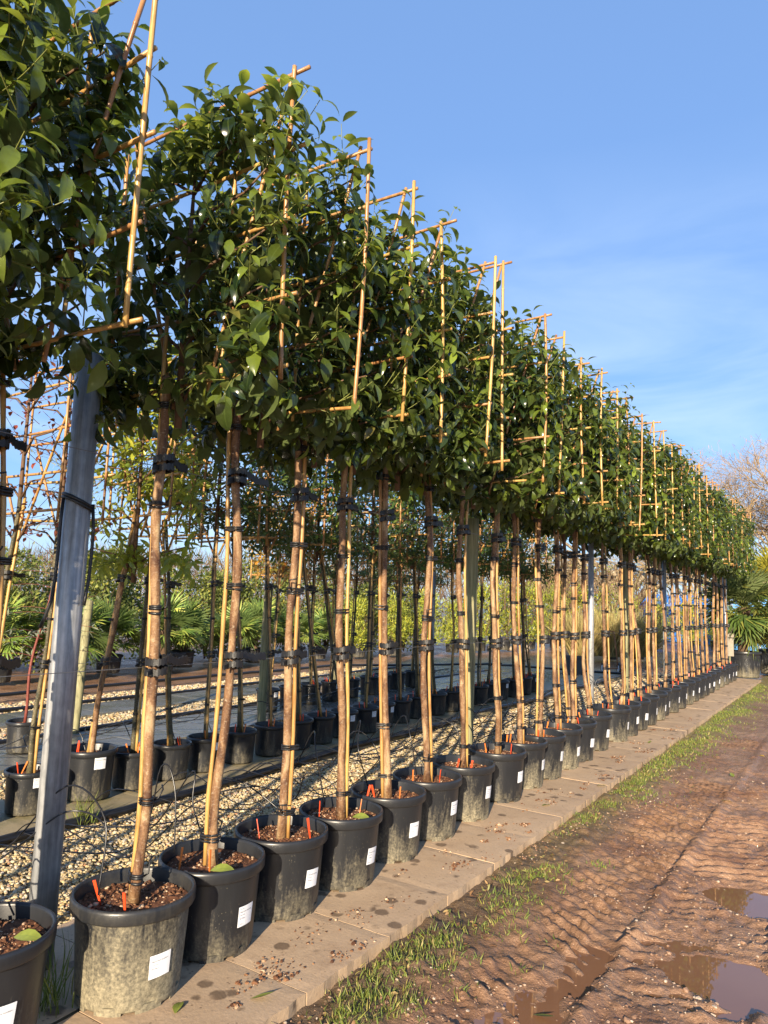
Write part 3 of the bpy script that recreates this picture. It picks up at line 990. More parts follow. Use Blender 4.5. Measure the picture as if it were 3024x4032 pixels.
def strap_mesh(seed):
    """serrated black rubber chain strap: two turns round the trunk and a toothed tail along +y"""
    g = random.Random(seed); mb = MB()
    def band(pts, wv, th=0.004):
        pts = np.array(pts, float); m = len(pts)
        T = unit(np.gradient(pts, axis=0)); Nn = unit(np.cross(T, np.array([0, 0, 1.0])))
        up = np.array([0, 0, 1.0])
        V = []; F = []
        for i in range(m):
            w = wv * (1.0 if i % 2 else 0.62)
            for a, b in ((-1, -1), (1, -1), (1, 1), (-1, 1)):
                V.append(pts[i] + Nn[i] * th * a + up * w * b)
        for i in range(m - 1):
            for e in range(4): F.append([i * 4 + e, (i + 1) * 4 + e, (i + 1) * 4 + (e + 1) % 4, i * 4 + (e + 1) % 4])
        F += [[3, 2, 1, 0], [(m - 1) * 4 + e for e in range(4)]]
        mb.add(V, [F])
    for z in (-0.022, 0.022):
        P = []
        for i in range(29):
            t = 2 * math.pi * i / 28
            P.append((0.016 + (0.050) * math.cos(t), 0.038 * math.sin(t), z + 0.008 * math.sin(t + seed)))
        band(P, 0.018, .005)
    L1 = g.uniform(0.13, 0.22)
    P = [(0.03 - 0.06 * s, 0.03 + L1 * s, 0.022 - 0.02 * s + 0.006 * math.sin(9 * s)) for s in np.linspace(0, 1, 15)]
    band(P, 0.021, 0.004)
    P = [(0.03 + 0.02 * s, -0.03 - 0.05 * s, -0.02 - 0.01 * s) for s in np.linspace(0, 1, 7)]
    band(P, 0.013, 0.003)
    if g.random() < 0.5:
        P = [(0.05, 0.02 + 0.09 * s, -0.022 - 0.035 * s) for s in np.linspace(0, 1, 9)]
        band(P, 0.014, 0.003)
    return mb.data("rubber_strap", 'black', False)


STRAPS = [strap_mesh(k) for k in range(4)]


def cane_mesh(a, b, r, mat='cane', n=8, seed=0):
    a = np.array(a, float); b = np.array(b, float); Ln = np.linalg.norm(b - a)
    g = np.random.default_rng(seed + 5)
    d = (b - a) / Ln
    ts = [0.0]; rs = [r]
    z = g.uniform(0.03, 0.2)
    while z < Ln - 0.01:
        for dz, k in ((-0.006, 1.0), (0.0, 1.16), (0.004, 1.10), (0.010, 0.97)):
            if 0 < z + dz < Ln: ts.append(z + dz); rs.append(r * k)
        z += g.uniform(0.17, 0.26)
    ts.append(Ln); rs.append(r * 0.98)
    ts = np.array(ts); bend = g.normal(size=3) * 0.006 * Ln
    P = a + d * ts[:, None] + bend * np.sin(np.pi * ts / Ln)[:, None]
    return MB().tube(P, rs, n).data("cane", [mat])


def trunk_path(base, top, seed, wig=0.010, n=22):
    g = np.random.default_rng(seed)
    t = np.linspace(0, 1, n)
    P = np.array(base)[None] * (1 - t)[:, None] + np.array(top)[None] * t[:, None]
    for k in (1, 2, 3, 5):
        P[:, :2] += (g.normal(size=(1, 2)) * wig / k) * np.sin(k * np.pi * t + g.uniform(0, .6))[:, None] * np.minimum(1, t * 6)[:, None]
    return P


def trunk_mesh(P, r0, r1, mat, seed, n=14):
    g = np.random.default_rng(seed)
    r = np.linspace(r0, r1, len(P)) * (1 + 0.075 * g.normal(size=len(P)))
    r[0] *= 1.35; r[1] *= 1.1
    return MB().tube(P, r, n).data("trunk", [mat])


# crowns ---------------------------------------------------------------
def crown(seed, nshoot, hx, z0, z1, hy, Lf, Wf, mat, stem_mat='stem', shoot=(0.10, 0.26), step=0.042, lit=0.0, rows=6, droop=(0.5, 1.4), bias=1.0):
    g = np.random.default_rng(seed)
    LP, LD, LN = [], [], []; LL, LW, LR, LY = [], [], [], []
    st = MB(); br = MB()
    # laterals along the frame
    lv = np.linspace(z0 + 0.1, z1 - 0.08, 5)
    for z in lv:
        for sx in (-1, 1):
            P = np.array([(0, 0, z - 0.15), (sx * hx * 0.3, g.uniform(-.03, .03), z - 0.03), (sx * hx * 0.65, g.uniform(-.04, .04), z), (sx * hx * 0.95, g.uniform(-.03, .03), z + 0.04)])
            br.tube(P, [0.010, 0.008, 0.006, 0.004], 5)
    br.tube([(0, 0, z0 - 0.15), (0.01, 0, (z0 + z1) / 2), (0, 0, z1 - 0.05)], [0.020, 0.015, 0.006], 6)
    for s in range(nshoot):
        edge = g.random()
        x = g.uniform(-hx, hx) * 0.97; z = g.uniform(z0, z1 - 0.1); y = g.normal() * 0.05
        sy = g.choice([-1, 1])
        d = np.array([g.normal() * 0.45 + 0.5 * x / hx, sy * g.uniform(0.25, 1.0) * bias, g.uniform(0.0, 0.9)])
        if edge < 0.12: z = g.uniform(z1 - 0.2, z1); d = np.array([g.normal() * 0.35, g.normal() * 0.3, 1.0])
        elif edge < 0.26: x = g.choice([-1, 1]) * hx * g.uniform(0.85, 1.0); d = np.array([np.sign(x) * g.uniform(.5, 1), g.normal() * 0.5, g.uniform(0.1, 0.9)])
        elif edge < 0.42: z = z0 + g.uniform(0, 0.12); d = np.array([g.normal() * 0.5, sy * g.uniform(.3, 1), g.uniform(-0.7, 0.1)])
        d = unit(d)
        ln = g.uniform(*shoot)
        if edge < 0.12: ln *= g.uniform(0.7, 1.2)
        p0 = np.array([x, y, z])
        k = max(3, int(ln / step) + 1)
        ts = np.linspace(0.12, 1, k)
        curve = np.array([0, 0, 0.25]) * (1 if d[2] > -0.1 else -0.2)
        pts = [p0 + d * ln * t + curve * ln * t * t for t in np.concatenate([[0], ts])]
        st.tube(np.array(pts), np.linspace(0.0032, 0.0018, len(pts)), 3, False)
        a = g.uniform(0, np.pi)
        e1 = unit(np.cross(d, np.array([0.1, 0.2, 1.0]))); e2 = np.cross(d, e1)
        for i, t in enumerate(ts):
            a += np.pi / 2 + g.normal() * 0.25
            p = pts[i + 1]
            for q in (0, 1):
                if g.random() < 0.06: continue
                b = a + q * np.pi
                lat = np.cos(b) * e1 + np.sin(b) * e2
                ld = unit(lat * g.uniform(0.8, 1.1) + d * g.uniform(0.2, 0.7) * (1.6 if i == k - 1 else 1.0) + np.array([0, 0, g.uniform(-0.45, 0.12)]))
                LP.append(p + ld * 0.012); LD.append(ld); LN.append(unit(d * 0.8 + np.array([0, 0, 0.9]) + g.normal(size=3) * 0.25))
                f = g.uniform(0.50, 1.15) * (0.72 if i == k - 1 else 1.0)
                LL.append(Lf * f); LW.append(Wf * f * g.uniform(0.85, 1.12)); LR.append(g.uniform(*droop)); LY.append(((1.0 if i == k - 1 else 0.8 if i == k - 2 else 0.5) * g.random() ** .7 if edge < .30 else (.5 if i == k - 1 else .2 if i == k - 2 else 0.05) * g.random()))  # tips paler as new growth; edge shoots raised further to paint sunlit rims
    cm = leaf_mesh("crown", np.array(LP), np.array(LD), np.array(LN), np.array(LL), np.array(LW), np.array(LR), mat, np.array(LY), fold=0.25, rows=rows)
    sm = st.data("shoots", [stem_mat])
    bm = br.data("branch", ['brown_stem'])
    return cm, sm, bm


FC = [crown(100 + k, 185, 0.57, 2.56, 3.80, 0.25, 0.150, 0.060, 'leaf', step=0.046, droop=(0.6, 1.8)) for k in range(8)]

# ------------------------------------------------------------------ front row of pleached trees
# y of every pot along the row, small x offsets and where the trunk top leans to (measured on the photograph)
ROW = [None, (-1.75, 0, 0), (-1.2, 0, 0), (-0.62, 0, 0), (-0.05, 0, 0), (0.52, 0, 0), (1.02, -0.02, -0.02), (1.555, -0.075, -0.30), (2.13, 0.04, -0.05), (2.61, 0.0, 0.0), (3.12, -0.01, -0.02),
       (3.62, 0.02, -0.06), (4.17, 0.0, -0.10), (4.69, 0.0, -0.09), (5.26, 0.0, -0.03), (5.91, 0.0, -0.06), (6.47, -0.02, -0.10), (6.92, 0.0, -0.02), (7.44, 0.0, -0.05), (7.93, 0.0, 0.0),
       (8.22, -0.13, -0.1), (8.62, -0.03, -0.12), (9.36, 0.0, -0.1), (9.87, 0.0, -0.04), (10.39, 0.0, 0.02), (10.92, 0.0, -0.1), (11.50, 0.0, -0.03), (12.02, -0.05, 0.0), (12.5, 0.0, -0.08), (13.11, 0.0, -0.02),
       (13.75, 0.0, -0.06), (14.32, 0.0, 0.0), (14.9, 0.0, -0.06), (15.45, 0.0, 0.0), (16.05, 0.0, -0.05), (16.7, 0.0, -0.02), (17.4, 0.0, 0.03), (18.1, 0.0, -0.04), (18.75, 0.0, -0.02), (19.3, 0.0, 0.0)]
CANE_A = {6: 150, 7: 70, 8: 165, 9: 205, 10: 40, 11: 60, 12: 215, 13: 55, 14: 60, 15: 70, 16: 50, 17: 225, 18: 55, 19: 60, 20: 225}      # side of the support cane, degrees
FRAME_Y = {7: -.05, 8: .09, 9: .17, 10: .15, 11: .05, 12: .12, 13: -.06, 14: .14, 15: -.1}
ORD = ["first", "second", "third", "fourth", "fifth", "sixth", "seventh", "eighth", "ninth", "tenth", "eleventh", "twelfth", "thirteenth", "fourteenth", "fifteenth", "sixteenth", "seventeenth",
       "eighteenth", "nineteenth", "twentieth"]
FIRST = 8            # index of the nearest tree whose whole pot is in the picture
POST2, POLE2 = 15, 21
MUD = {6: .2, 7: .15, 8: 1.0, 9: .05, 10: .18, 11: .15, 12: .3, 13: .3, 14: .5, 15: .05, 16: .42, 17: .25, 18: .4, 19: .08}


def front_label(k):
    n = len(ROW)
    if k < 6: return "potted pleached evergreen of the front row, %s behind the cut off leftmost pot" % ORD[6 - k]
    sp = {6: "pleached evergreen at the left edge, its pot out of the picture", 7: "pleached evergreen whose dark pot is cut off at the bottom left corner",
          8: "pleached evergreen in the big pot caked with pale dried mud", 9: "pleached evergreen in a clean black pot right after the mud caked one",
          10: "pleached evergreen in front row, second tree past the mud caked pot", 11: "pleached evergreen with a big green leaf lying on its pot soil",
          12: "pleached evergreen, fourth tree past the mud caked pot, droplets on its pot", 13: "pleached evergreen, fifth tree past the mud caked pot in front row",
          14: "pleached evergreen in dusty pot just before the thick wooden post", 15: "pleached evergreen in shiny black pot just past the thick wooden post"}
    if k in sp: return sp[k]
    if k <= 21: return "potted pleached evergreen, %s tree past the thick wooden post in front row" % ORD[k - 15]
    if n - 1 - k < 9: return ("potted pleached evergreen at the far end of the front row, beside the palm planter" if k == n - 1 else "potted pleached evergreen, %s from the far end of the front row" % ORD[n - 1 - k])
    return "potted pleached evergreen, %s tree past the thin steel pole in front row" % ORD[k - 21 - 1]


def front_tree(k):
    y, x, lean = ROW[k]
    g = random.Random(900 + k)
    t = thing("pleached_tree", front_label(k), "tree", (x, y, 0.0), 0, "potted pleached trees in the front row")
    near = k < 19
    p = link("pot", POT, t, rot=(0, 0, g.uniform(0, 6.28)))
    mud = MUD.get(k, g.uniform(0.05, 0.4)); p.color = (mud, 0, 0, 1)
    if mud > 0.9: p['label'] = "pot wall caked with pale dried mud"
    if 4 < k < 24:
        f = link("pot_foot", FEET, p); f.color = (mud, 0, 0, 1)
    if k > 5:
        la = g.uniform(-0.18, 0.12)
        zc = 0.185 + g.uniform(-.02, .02)
        rr = 0.205 + (0.25 - 0.018 - 0.205) * zc / 0.40
        lb = link("label", LABEL, p)
        rel = la - p.rotation_euler.z
        lb.location = (rr * math.cos(rel), rr * math.sin(rel), zc); lb.rotation_euler = (g.uniform(-.12, .02), 0, rel)
    so_ = link("soil", SOILS[k % 3], t, (0, 0, 0.342), (0, 0, g.uniform(0, 6)))
    P = trunk_path((0, 0, 0.33), (lean, g.uniform(-.03, .03), 2.62), 40 + k, 0.024)
    r0 = 0.0228 if k < 20 else 0.0218
    link("trunk", trunk_mesh(P, r0, r0 * 0.86, 'bark', k), t)
    # support cane on one side of the trunk
    side = 1 if k not in (9, 12, 17, 20) else -1
    if k in (8,): side = -1
    ca = g.uniform(-0.35, 0.35) + (0 if side > 0 else math.pi)
    ca = R(CANE_A.get(k, g.choice([40, 50, 60, 70, 225]) + g.uniform(-20, 20)))
    off = np.array([math.cos(ca), math.sin(ca)]) * 0.036
    b = P[0] + np.array([off[0], off[1], -0.01]); e = P[-1] + np.array([off[0] * 0.95, off[1] * 0.95, 0.35])
    CP = P.copy() + np.array([off[0], off[1], 0]); CP = np.vstack([CP, CP[-1] + (0, 0, 0.3)])
    CP[:, :2] = CP[:, :2] * 0.55 + np.linspace(CP[0, :2], CP[-1, :2], len(CP)) * 0.45
    rad = np.full(len(CP), 0.0112); rad[3::4] *= 1.18
    link("support_cane", MB().tube(CP, rad * .92, 8).data("support_cane", ['cane']), t)
    # ties and straps
    ang = math.atan2(off[1], off[0])
    def at(z):
        s = (z - 0.33) / (2.62 - 0.33) * (len(P) - 1); i = int(s); f_ = s - i
        return P[i] * (1 - f_) + P[min(i + 1, len(P) - 1)] * f_
    zs = [0.47 + g.uniform(-.05, .06), 0.78 + g.uniform(-.1, .1), 1.62 + g.uniform(-.12, .12), 1.95 + g.uniform(-.08, .08), 2.48]
    for q, z in enumerate(zs if k > 5 else []):
        if q == 1 and g.random() < 0.4: continue
        c = at(z)
        o = link("tie", TIES[g.randrange(4)], t, tuple(c), (0, 0, ang)); o.scale = (1, 1, g.uniform(0.8, 1.2))
    for z in ((1.305, 2.215) if k > 5 else ()):
        c = at(z)
        link("rubber_strap", STRAPS[g.randrange(4)], t, tuple(c + np.array([0, 0, g.uniform(-.012, .012)])), (0, 0, g.uniform(-0.15, 0.15)))
    # crown
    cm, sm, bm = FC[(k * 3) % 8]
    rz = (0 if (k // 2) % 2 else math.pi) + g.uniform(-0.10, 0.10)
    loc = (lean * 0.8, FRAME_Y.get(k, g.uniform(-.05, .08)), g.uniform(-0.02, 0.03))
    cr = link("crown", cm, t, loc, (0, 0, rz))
    link("shoots", sm, cr); link("branch", bm, t, loc, (0, 0, rz))
    # cane frame across the row
    if k > 6:
        hx = 0.585 + g.uniform(-.02, .03); fy = FRAME_Y.get(k, g.uniform(-.05, .08)); yaw = g.uniform(-.02, .02) if k in FRAME_Y else g.uniform(-.07, .07)
        zt = {7: 3.95, 8: 4.0, 9: 3.96, 10: 4.01, 11: 3.96, 13: 4.12, 14: 3.99, 15: 3.98}.get(k, 3.93 + g.uniform(-.07, .11)); zb = 2.55 + g.uniform(-.03, .07)
        def pt(px, pz, dy=0.0): return (px * math.cos(yaw), px * math.sin(yaw) + fy + dy, pz)
        lst = [(pt(hx, zb), pt(hx + g.uniform(-.05, .05), zt), .0105, g.choice(['cane', 'cane', 'cane_red'])), (pt(-hx, zb), pt(-hx, zt), .0105, 'cane'),
               (pt(hx - .035, zt - .01, .022), pt(0.10, 2.50, .02), .0095, 'cane_red'), (pt(-hx + .035, zt - .01, .022), pt(-0.10, 2.50, .02), .0095, 'cane_red'),
               (pt(0.2, zb, .02), pt(0.22, zt - .1, .02), .0095, 'cane')]
        for q, z in enumerate((zb + .05, 2.95, 3.28, 3.60, zt - .035)):
            e1 = hx + g.uniform(.015, .07)
            lst.append((pt(-hx - .04, z, .018), pt(e1, z + g.uniform(-.03, .03), .018), .0095, 'cane_red' if q in (4, 1) else 'cane'))
        fr = []
        for q, (a_, b_, r_, m_) in enumerate(lst):
            if k > 24 and q in (4, 6, 7): continue
            link("frame_cane", cane_mesh(a_, b_, r_, m_, 7, k * 20 + q), t)
    # dripper pegs
    if k > 5:
        for q in range(2 if k != 12 else 3):
            a_ = g.uniform(-2.6, 0.9) if q else g.uniform(-2.4, -1.2); d_ = g.uniform(0.09, 0.19)
            o = link("dripper_peg", PEGS[g.randrange(3)], t, (d_ * math.cos(a_), d_ * math.sin(a_), 0.36), (g.uniform(-.25, .25), g.uniform(-.25, .25), g.uniform(0, 3)))
            o.scale = (1, 1, 1)
    return t


for k in range(1, len(ROW)):
    front_tree(k)

# ------------------------------------------------------------------ second and third rows
SCR = {'dark': [crown(300 + k, 140, 0.52, 2.22, 3.45, 0.22, 0.10, 0.036, 'leaf_dark', rows=5, droop=(.2, .8)) for k in range(3)],
       'lime': [crown(320, 190, 0.55, 1.85, 3.45, 0.24, 0.115, 0.044, 'leaf_lime', rows=5, droop=(.1, .6))],
       'autumn': [crown(330, 110, 0.45, 1.95, 2.95, 0.2, 0.08, 0.045, 'leaf_autumn', rows=5)],
       'mid': [crown(325, 90, 0.5, 2.1, 3.4, 0.22, 0.115, 0.042, 'leaf_lime', rows=5, droop=(.1, .7))],
       'red': [crown(340, 34, 0.5, 2.0, 3.5, 0.2, 0.06, 0.035, 'leaf_red', 'brown_stem', rows=4, shoot=(.15, .3), step=0.14)],
       'small': [crown(350 + k, 85, 0.46, 2.0, 3.0, 0.2, 0.085, 0.030, 'leaf_dark', rows=5, droop=(.2, .8)) for k in range(2)]}


def back_tree(x, y, kind_, label, group, seed, lean=(0, 0), big=False, tall=1.0, deco=True, up=0.0):
    g = random.Random(seed)
    t = thing("slender_pleached_tree", label, "tree", (x, y, 0), 0, group)
    p = link("pot", POT_S, t, rot=(0, 0, g.uniform(0, 6))); p.color = (0.05, 0, 0, 1)
    if big: p.scale = (1.18, 1.18, 1.25)
    hs = 1.25 if big else 1.0
    if g.random() < 0.5 or big:
        zc = 0.235 * hs; rr = (0.145 + (0.157 - 0.145) * 0.75) * (1.18 if big else 1)
        lb = link("label", LABEL_S, p); a = g.uniform(-.25, .1) - p.rotation_euler.z
        lb.location = (0.1555 * math.cos(a), 0.1555 * math.sin(a), 0.235); lb.rotation_euler = (0, 0, a)
    link("soil", SOIL_S, t, (0, 0, 0.262 * hs))
    cl = SCR[kind_]; cm, sm, bm = cl[seed % len(cl)]
    top = 2.3 * tall if kind_ in ('dark', 'lime', 'red', 'mid') else 2.05
    P = trunk_path((0, 0, 0.25), (lean[0], lean[1], top), seed, 0.014, 16)
    link("trunk", trunk_mesh(P, 0.019 if not big else 0.023, 0.015, 'bark_dark' if kind_ != 'lime' else 'bark', seed, 9), t)
    a = g.choice([0.5, 0.9, 3.6, -0.4])
    CP = P + np.array([math.cos(a) * 0.03, math.sin(a) * 0.03, 0]); CP[:, :2] = CP[:, :2] * .4 + np.linspace(CP[0, :2], CP[-1, :2], len(CP)) * .6
    rad = np.full(len(CP), 0.0115); rad[2::3] *= 1.18
    link("support_cane", MB().tube(CP, rad, 7).data("support_cane", ['cane']), t)
    for z in (1.05, 1.72):
        f = (z - 0.25) / (top - 0.25); c = P[int(f * 15)]
        link("rubber_strap", STRAPS[g.randrange(4)], t, (c[0], c[1], z + g.uniform(-.02, .02)), (0, 0, g.uniform(-.2, .2))).scale = (.8, .8, .8)
    for z in (0.6, 1.4):
        f = (z - 0.25) / (top - 0.25); c = P[int(f * 15)]
        link("tie", TIES[g.randrange(4)], t, (c[0], c[1], z), (0, 0, a)).scale = (.75, .75, .6)
    rz = g.choice([0, math.pi]) + g.uniform(-.12, .12)
    cr = link("crown", cm, t, (lean[0], lean[1], up), (0, 0, rz))
    link("shoots", sm, cr); link("branch", bm, t, (lean[0], lean[1], up), (0, 0, rz))
    if deco:
        hx = 0.47 + g.uniform(-.03, .05); yaw = g.uniform(-.15, .15); zb = (2.15 if kind_ in ('dark', 'lime', 'red', 'mid') else 1.9) + g.uniform(-.05, .05); zt = zb + 1.35
        def pt(px, pz, dy=0.0): return (px * math.cos(yaw) + lean[0], px * math.sin(yaw) + lean[1] + dy, pz)
        lst = [(pt(hx, zb), pt(hx, zt)), (pt(-hx, zb), pt(-hx, zt)), (pt(0.03, zb - .1, .02), pt(hx - .03, zb + .75, .02)), (pt(-0.03, zb - .1, .02), pt(-hx + .03, zb + .75, .02))]
        for z in (zb + .06, zb + .36, zb + .68, zb + 1.0, zb + 1.3): lst.append((pt(-hx - .07, z, .018), pt(hx + .07, z + g.uniform(-.02, .02), .018)))
        for q, (a_, b_) in enumerate(lst):
            link("frame_cane", cane_mesh(a_, b_, .0105, 'cane' if q % 3 else 'cane_red', 6, seed * 20 + q), t)
    for q in range(2):
        a_ = g.uniform(-2.6, .6); d_ = g.uniform(.05, .11)
        link("dripper_peg", PEGS[g.randrange(3)], t, (d_ * math.cos(a_), d_ * math.sin(a_), 0.285 * hs), (g.uniform(-.3, .3), g.uniform(-.3, .3), 0))
    return t


G2 = "slender pleached trees in the second row"
R2 = [(2.35, 'red', (0.1, .05), False, "nearly bare pleached tree with russet leaves, pot at the picture's left edge"),
      (2.80, 'red', (0.0, .15), False, "nearly bare pleached tree with russet leaves, second pot from left edge"),
      (3.22, 'red', (-0.05, .1), False, "nearly bare russet leaved tree seen just behind the thick steel post"),
      (3.72, 'lime', (0.30, .05), True, "leaning tree with yellow green leaves just right of the thick steel post"),
      (4.13, 'mid', (0.05, 0), False, "slender pleached tree behind the trunk from the mud caked pot"),
      (4.55, 'dark', (-0.17, -.1), False, "slender dark trunked tree between the first and second front trunks"),
      (4.95, 'dark', (-.03, 0), False, "slender pleached tree just left of the second whole front trunk"),
      (5.40, 'dark', (-.15, -.1), False, "slender dark tree just right of the second whole front trunk"),
      (5.85, 'dark', (-.1, -.1), False, "slender tree left of the third whole front trunk"),
      (6.30, 'dark', (-.1, -.1), False, "first slender tree right of the third whole front trunk"),
      (6.70, 'dark', (-.25, -.2), False, "second slender tree right of the third whole front trunk"),
      (7.15, 'dark', (-.2, -.4), False, "leaning slender tree left of the fourth whole front trunk"),
      (7.60, 'dark', (.02, 0), False, "slender tree between the fourth and fifth whole front trunks")]
for q, (y, kd, ln, bg, lb) in enumerate(R2):
    back_tree(-2.53, y, kd, lb, G2, 500 + q, ln, bg, 1.0, True, {4: .45, 5: .35, 6: .2, 7: .1}.get(q, 0.0))
y = 8.05
q = 0
while y < 13.4:
    back_tree(-2.55 + random.uniform(-.05, .05), y, 'dark', "small pot pleached tree of second row, %s beyond the fifth front trunk" % ORD[q], G2, 530 + q, (random.uniform(-.12, .12), random.uniform(-.25, .1)))
    y += 0.47; q += 1
G3 = "pleached trees in the third row"
back_tree(-4.5, 8.0, 'autumn', "pleached tree with yellow and red autumn leaves in the third row", G3, 560, (.06, .05))
for q, y in enumerate((8.5, 9.0, 9.5, 10.05, 10.6, 11.1, 11.6, 12.1, 12.6)):
    back_tree(-4.52 + random.uniform(-.05, .05), y, 'small', "third row pleached tree, %s beyond the autumn coloured tree" % ORD[q], G3, 570 + q, (random.uniform(-.12, .12), random.uniform(-.1, .1)))


# slender grey-leaved shrub at the left edge
def slender_shrub(x, y, label):
    g = np.random.default_rng(77)
    t = thing("slender_shrub", label, "shrub", (x, y, 0))
    p = link("pot", POT_S, t); p.color = (.1, 0, 0, 1)
    link("soil", SOIL_S, t, (0, 0, .262))
    st = MB(); LP, LD = [], []
    st.tube(trunk_path((0, 0, .25), (.12, .25, 2.9), 3, .03), np.linspace(.016, .006, 22), 7)
    for q in range(46):
        z = g.uniform(0.9, 2.9); f = (z - .25) / 2.65; p0 = np.array([.12 * f, .25 * f, z]); d = unit(np.array([g.normal(), g.normal(), .5])); l = g.uniform(.25, .6)
        pts = np.array([p0 + d * l * s + np.array([0, 0, -.25 * l * s * s]) for s in np.linspace(0, 1, 6)])
        st.tube(pts, np.linspace(.004, .0015, 6), 3, False)
        for s in pts[1:]:
            for e in range(2): LP.append(s); LD.append(unit(d + g.normal(size=3) * .7 + np.array([0, 0, -.5])))
    n = len(LP)
    link("stems", st.data("stems", ['red_stem']), t)
    link("crown", leaf_mesh("crown", np.array(LP), np.array(LD), np.tile([0, 0, 1.0], (n, 1)) + g.normal(size=(n, 3)) * .3, g.uniform(.06, .10, n), g.uniform(.014, .022, n), g.uniform(.1, .6, n), 'leaf_grey', rows=4), t)
    return t


slender_shrub(-4.42, 4.30, "slender shrub with pale grey green leaves and red stems by left edge")


# ------------------------------------------------------------------ posts, wires, pipes
def steel_post(x, y, r, h, label, top=None):
    mb = MB()
    mb.tube([(0, 0, -0.1), (0, 0, h)], [r, r], 28, True)
    t = thing("steel_post", label, "post", (x, y, 0))
    link("pole", mb.data("pole", ['steel']), t)
    if r > 0.05:
        for z, a in ((1.305, -0.35), (0.42, -0.5)):
            m2 = MB().tube([(r * math.cos(a - 1.45), r * math.sin(a - 1.45), z), (1.02 * r * math.cos(a - 1.45), 1.02 * r * math.sin(a - 1.45), z)], [.006, .006], 8)
            link("bolt_hole", m2.data("bolt_hole", ['black']), t)
    else:
        link("end_cap", MB().lathe([(r + .002, h - .03), (r + .003, h + .004), (r * .6, h + .012), (0.001, h + .014)], 20).data("end_cap", ['steel']), t)
    return t


steel_post(-0.42, 2.02, 0.060, 2.75, "thick galvanised steel post standing among the nearest pots")
steel_post(-0.30, 9.55, 0.036, 2.75, "thin galvanised pole midway along the front row")
steel_post(-0.28, 13.9, 0.036, 2.7, "thin galvanised pole in the far half of the front row")
steel_post(-0.05, 19.62, 0.045, 2.6, "leaning galvanised end pole beside the palm planter")
steel_post(-3.05, 10.2, 0.036, 2.1, "galvanised pole behind the second row of trees")


def wood_post(x, y, r, h, label, z0=-0.1, tilt=(0, 0)):
    g = np.random.default_rng(int(abs(x * 100 + y * 10)))
    z = np.linspace(z0, h, 14)
    P = np.stack([0.006 * g.normal(size=14).cumsum() * 0.3 + tilt[0] * z, 0.004 * g.normal(size=14).cumsum() * .3 + tilt[1] * z, z], -1)
    mb = MB().tube(P, r * (1 + .02 * g.normal(size=14)), 22)
    return tag(link("wooden_post", mb.data("wooden_post", ['post_wood']), None, (x, y, 0)), label, "post")


wood_post(-0.35, 6.03, 0.056, 2.41, "thick weathered round wooden post in the front row", tilt=(.006, 0))
wood_post(-0.40, 11.6, 0.050, 2.5, "weathered wooden post farther along the front row")
wood_post(-4.9, 5.2, 0.05, 1.5, "short leaning wooden stake behind the steel post", tilt=(-.12, .12))
wood_post(-3.02, 6.25, 0.05, 1.75, "wooden post behind the second row near the palms")
wood_post(-5.7, 11.2, 0.055, 3.4, "tall pale wooden post rising behind the palms")


def wire(name, P, r, label, cat, mat='wire'):
    return tag(link(name, MB().tube(P, r, 6).data(name, [mat])), label, cat)


def sag(x, z, y0, y1, step, dz):
    P = []
    n = int((y1 - y0) / 0.4)
    for i in range(n + 1):
        y = y0 + (y1 - y0) * i / n; f = ((y - y0) % step) / step
        P.append((x, y, z - dz * 4 * f * (1 - f)))
    return P


wire("support_wire", sag(-0.05, 2.215, -3, 19.6, 4, .01), .0018, "upper steel wire along the front row of trunks", "wire")
wire("support_wire", sag(-0.05, 1.305, -3, 19.6, 4, .01), .0018, "lower steel wire along the front row of trunks", "wire")
wire("support_wire", sag(-2.58, 1.72, -1, 14, 4, .01), .0018, "upper steel wire along the second row", "wire")
wire("support_wire", sag(-2.58, 1.05, -1, 14, 4, .01), .0018, "lower steel wire along the second row", "wire")
wire("support_wire", sag(-4.6, 2.35, 0, 14, 4, .02), .0018, "high thin wire above the third row", "wire")

# black rope tied round the thick post with two hanging tails
mb = MB()
ring = [(-0.42 + .067 * math.cos(t), 2.02 + .067 * math.sin(t), 2.03 - .03 * math.sin(t + .6)) for t in np.linspace(0, 2 * math.pi, 25)]
mb.tube(ring, .008, 7, False); mb.tube([(a, b, c + .014) for a, b, c in ring], .008, 7, False)
def hang(a, pts):
    return [(-0.42 + (.069 + d) * math.cos(a + da), 2.02 + (.069 + d) * math.sin(a + da), z) for d, da, z in pts]
mb.tube(hang(-1.75, [(.002, .05, 2.05), (.004, 0.0, 1.95), (.004, .02, 1.8), (.006, .0, 1.68), (.012, -.06, 1.58), (.03, -.25, 1.50), (.045, -.42, 1.455)]), .008, 7)
mb.tube(hang(0.55, [(.002, 0, 2.03), (.012, 0.05, 1.92), (.014, .04, 1.8), (.012, 0, 1.68), (.008, -.12, 1.60), (.008, -.22, 1.56)]), .008, 7)
tag(link("rope", mb.data("rope", ['black'])), "black rubber rope knotted round the thick steel post with hanging tails", "rope")


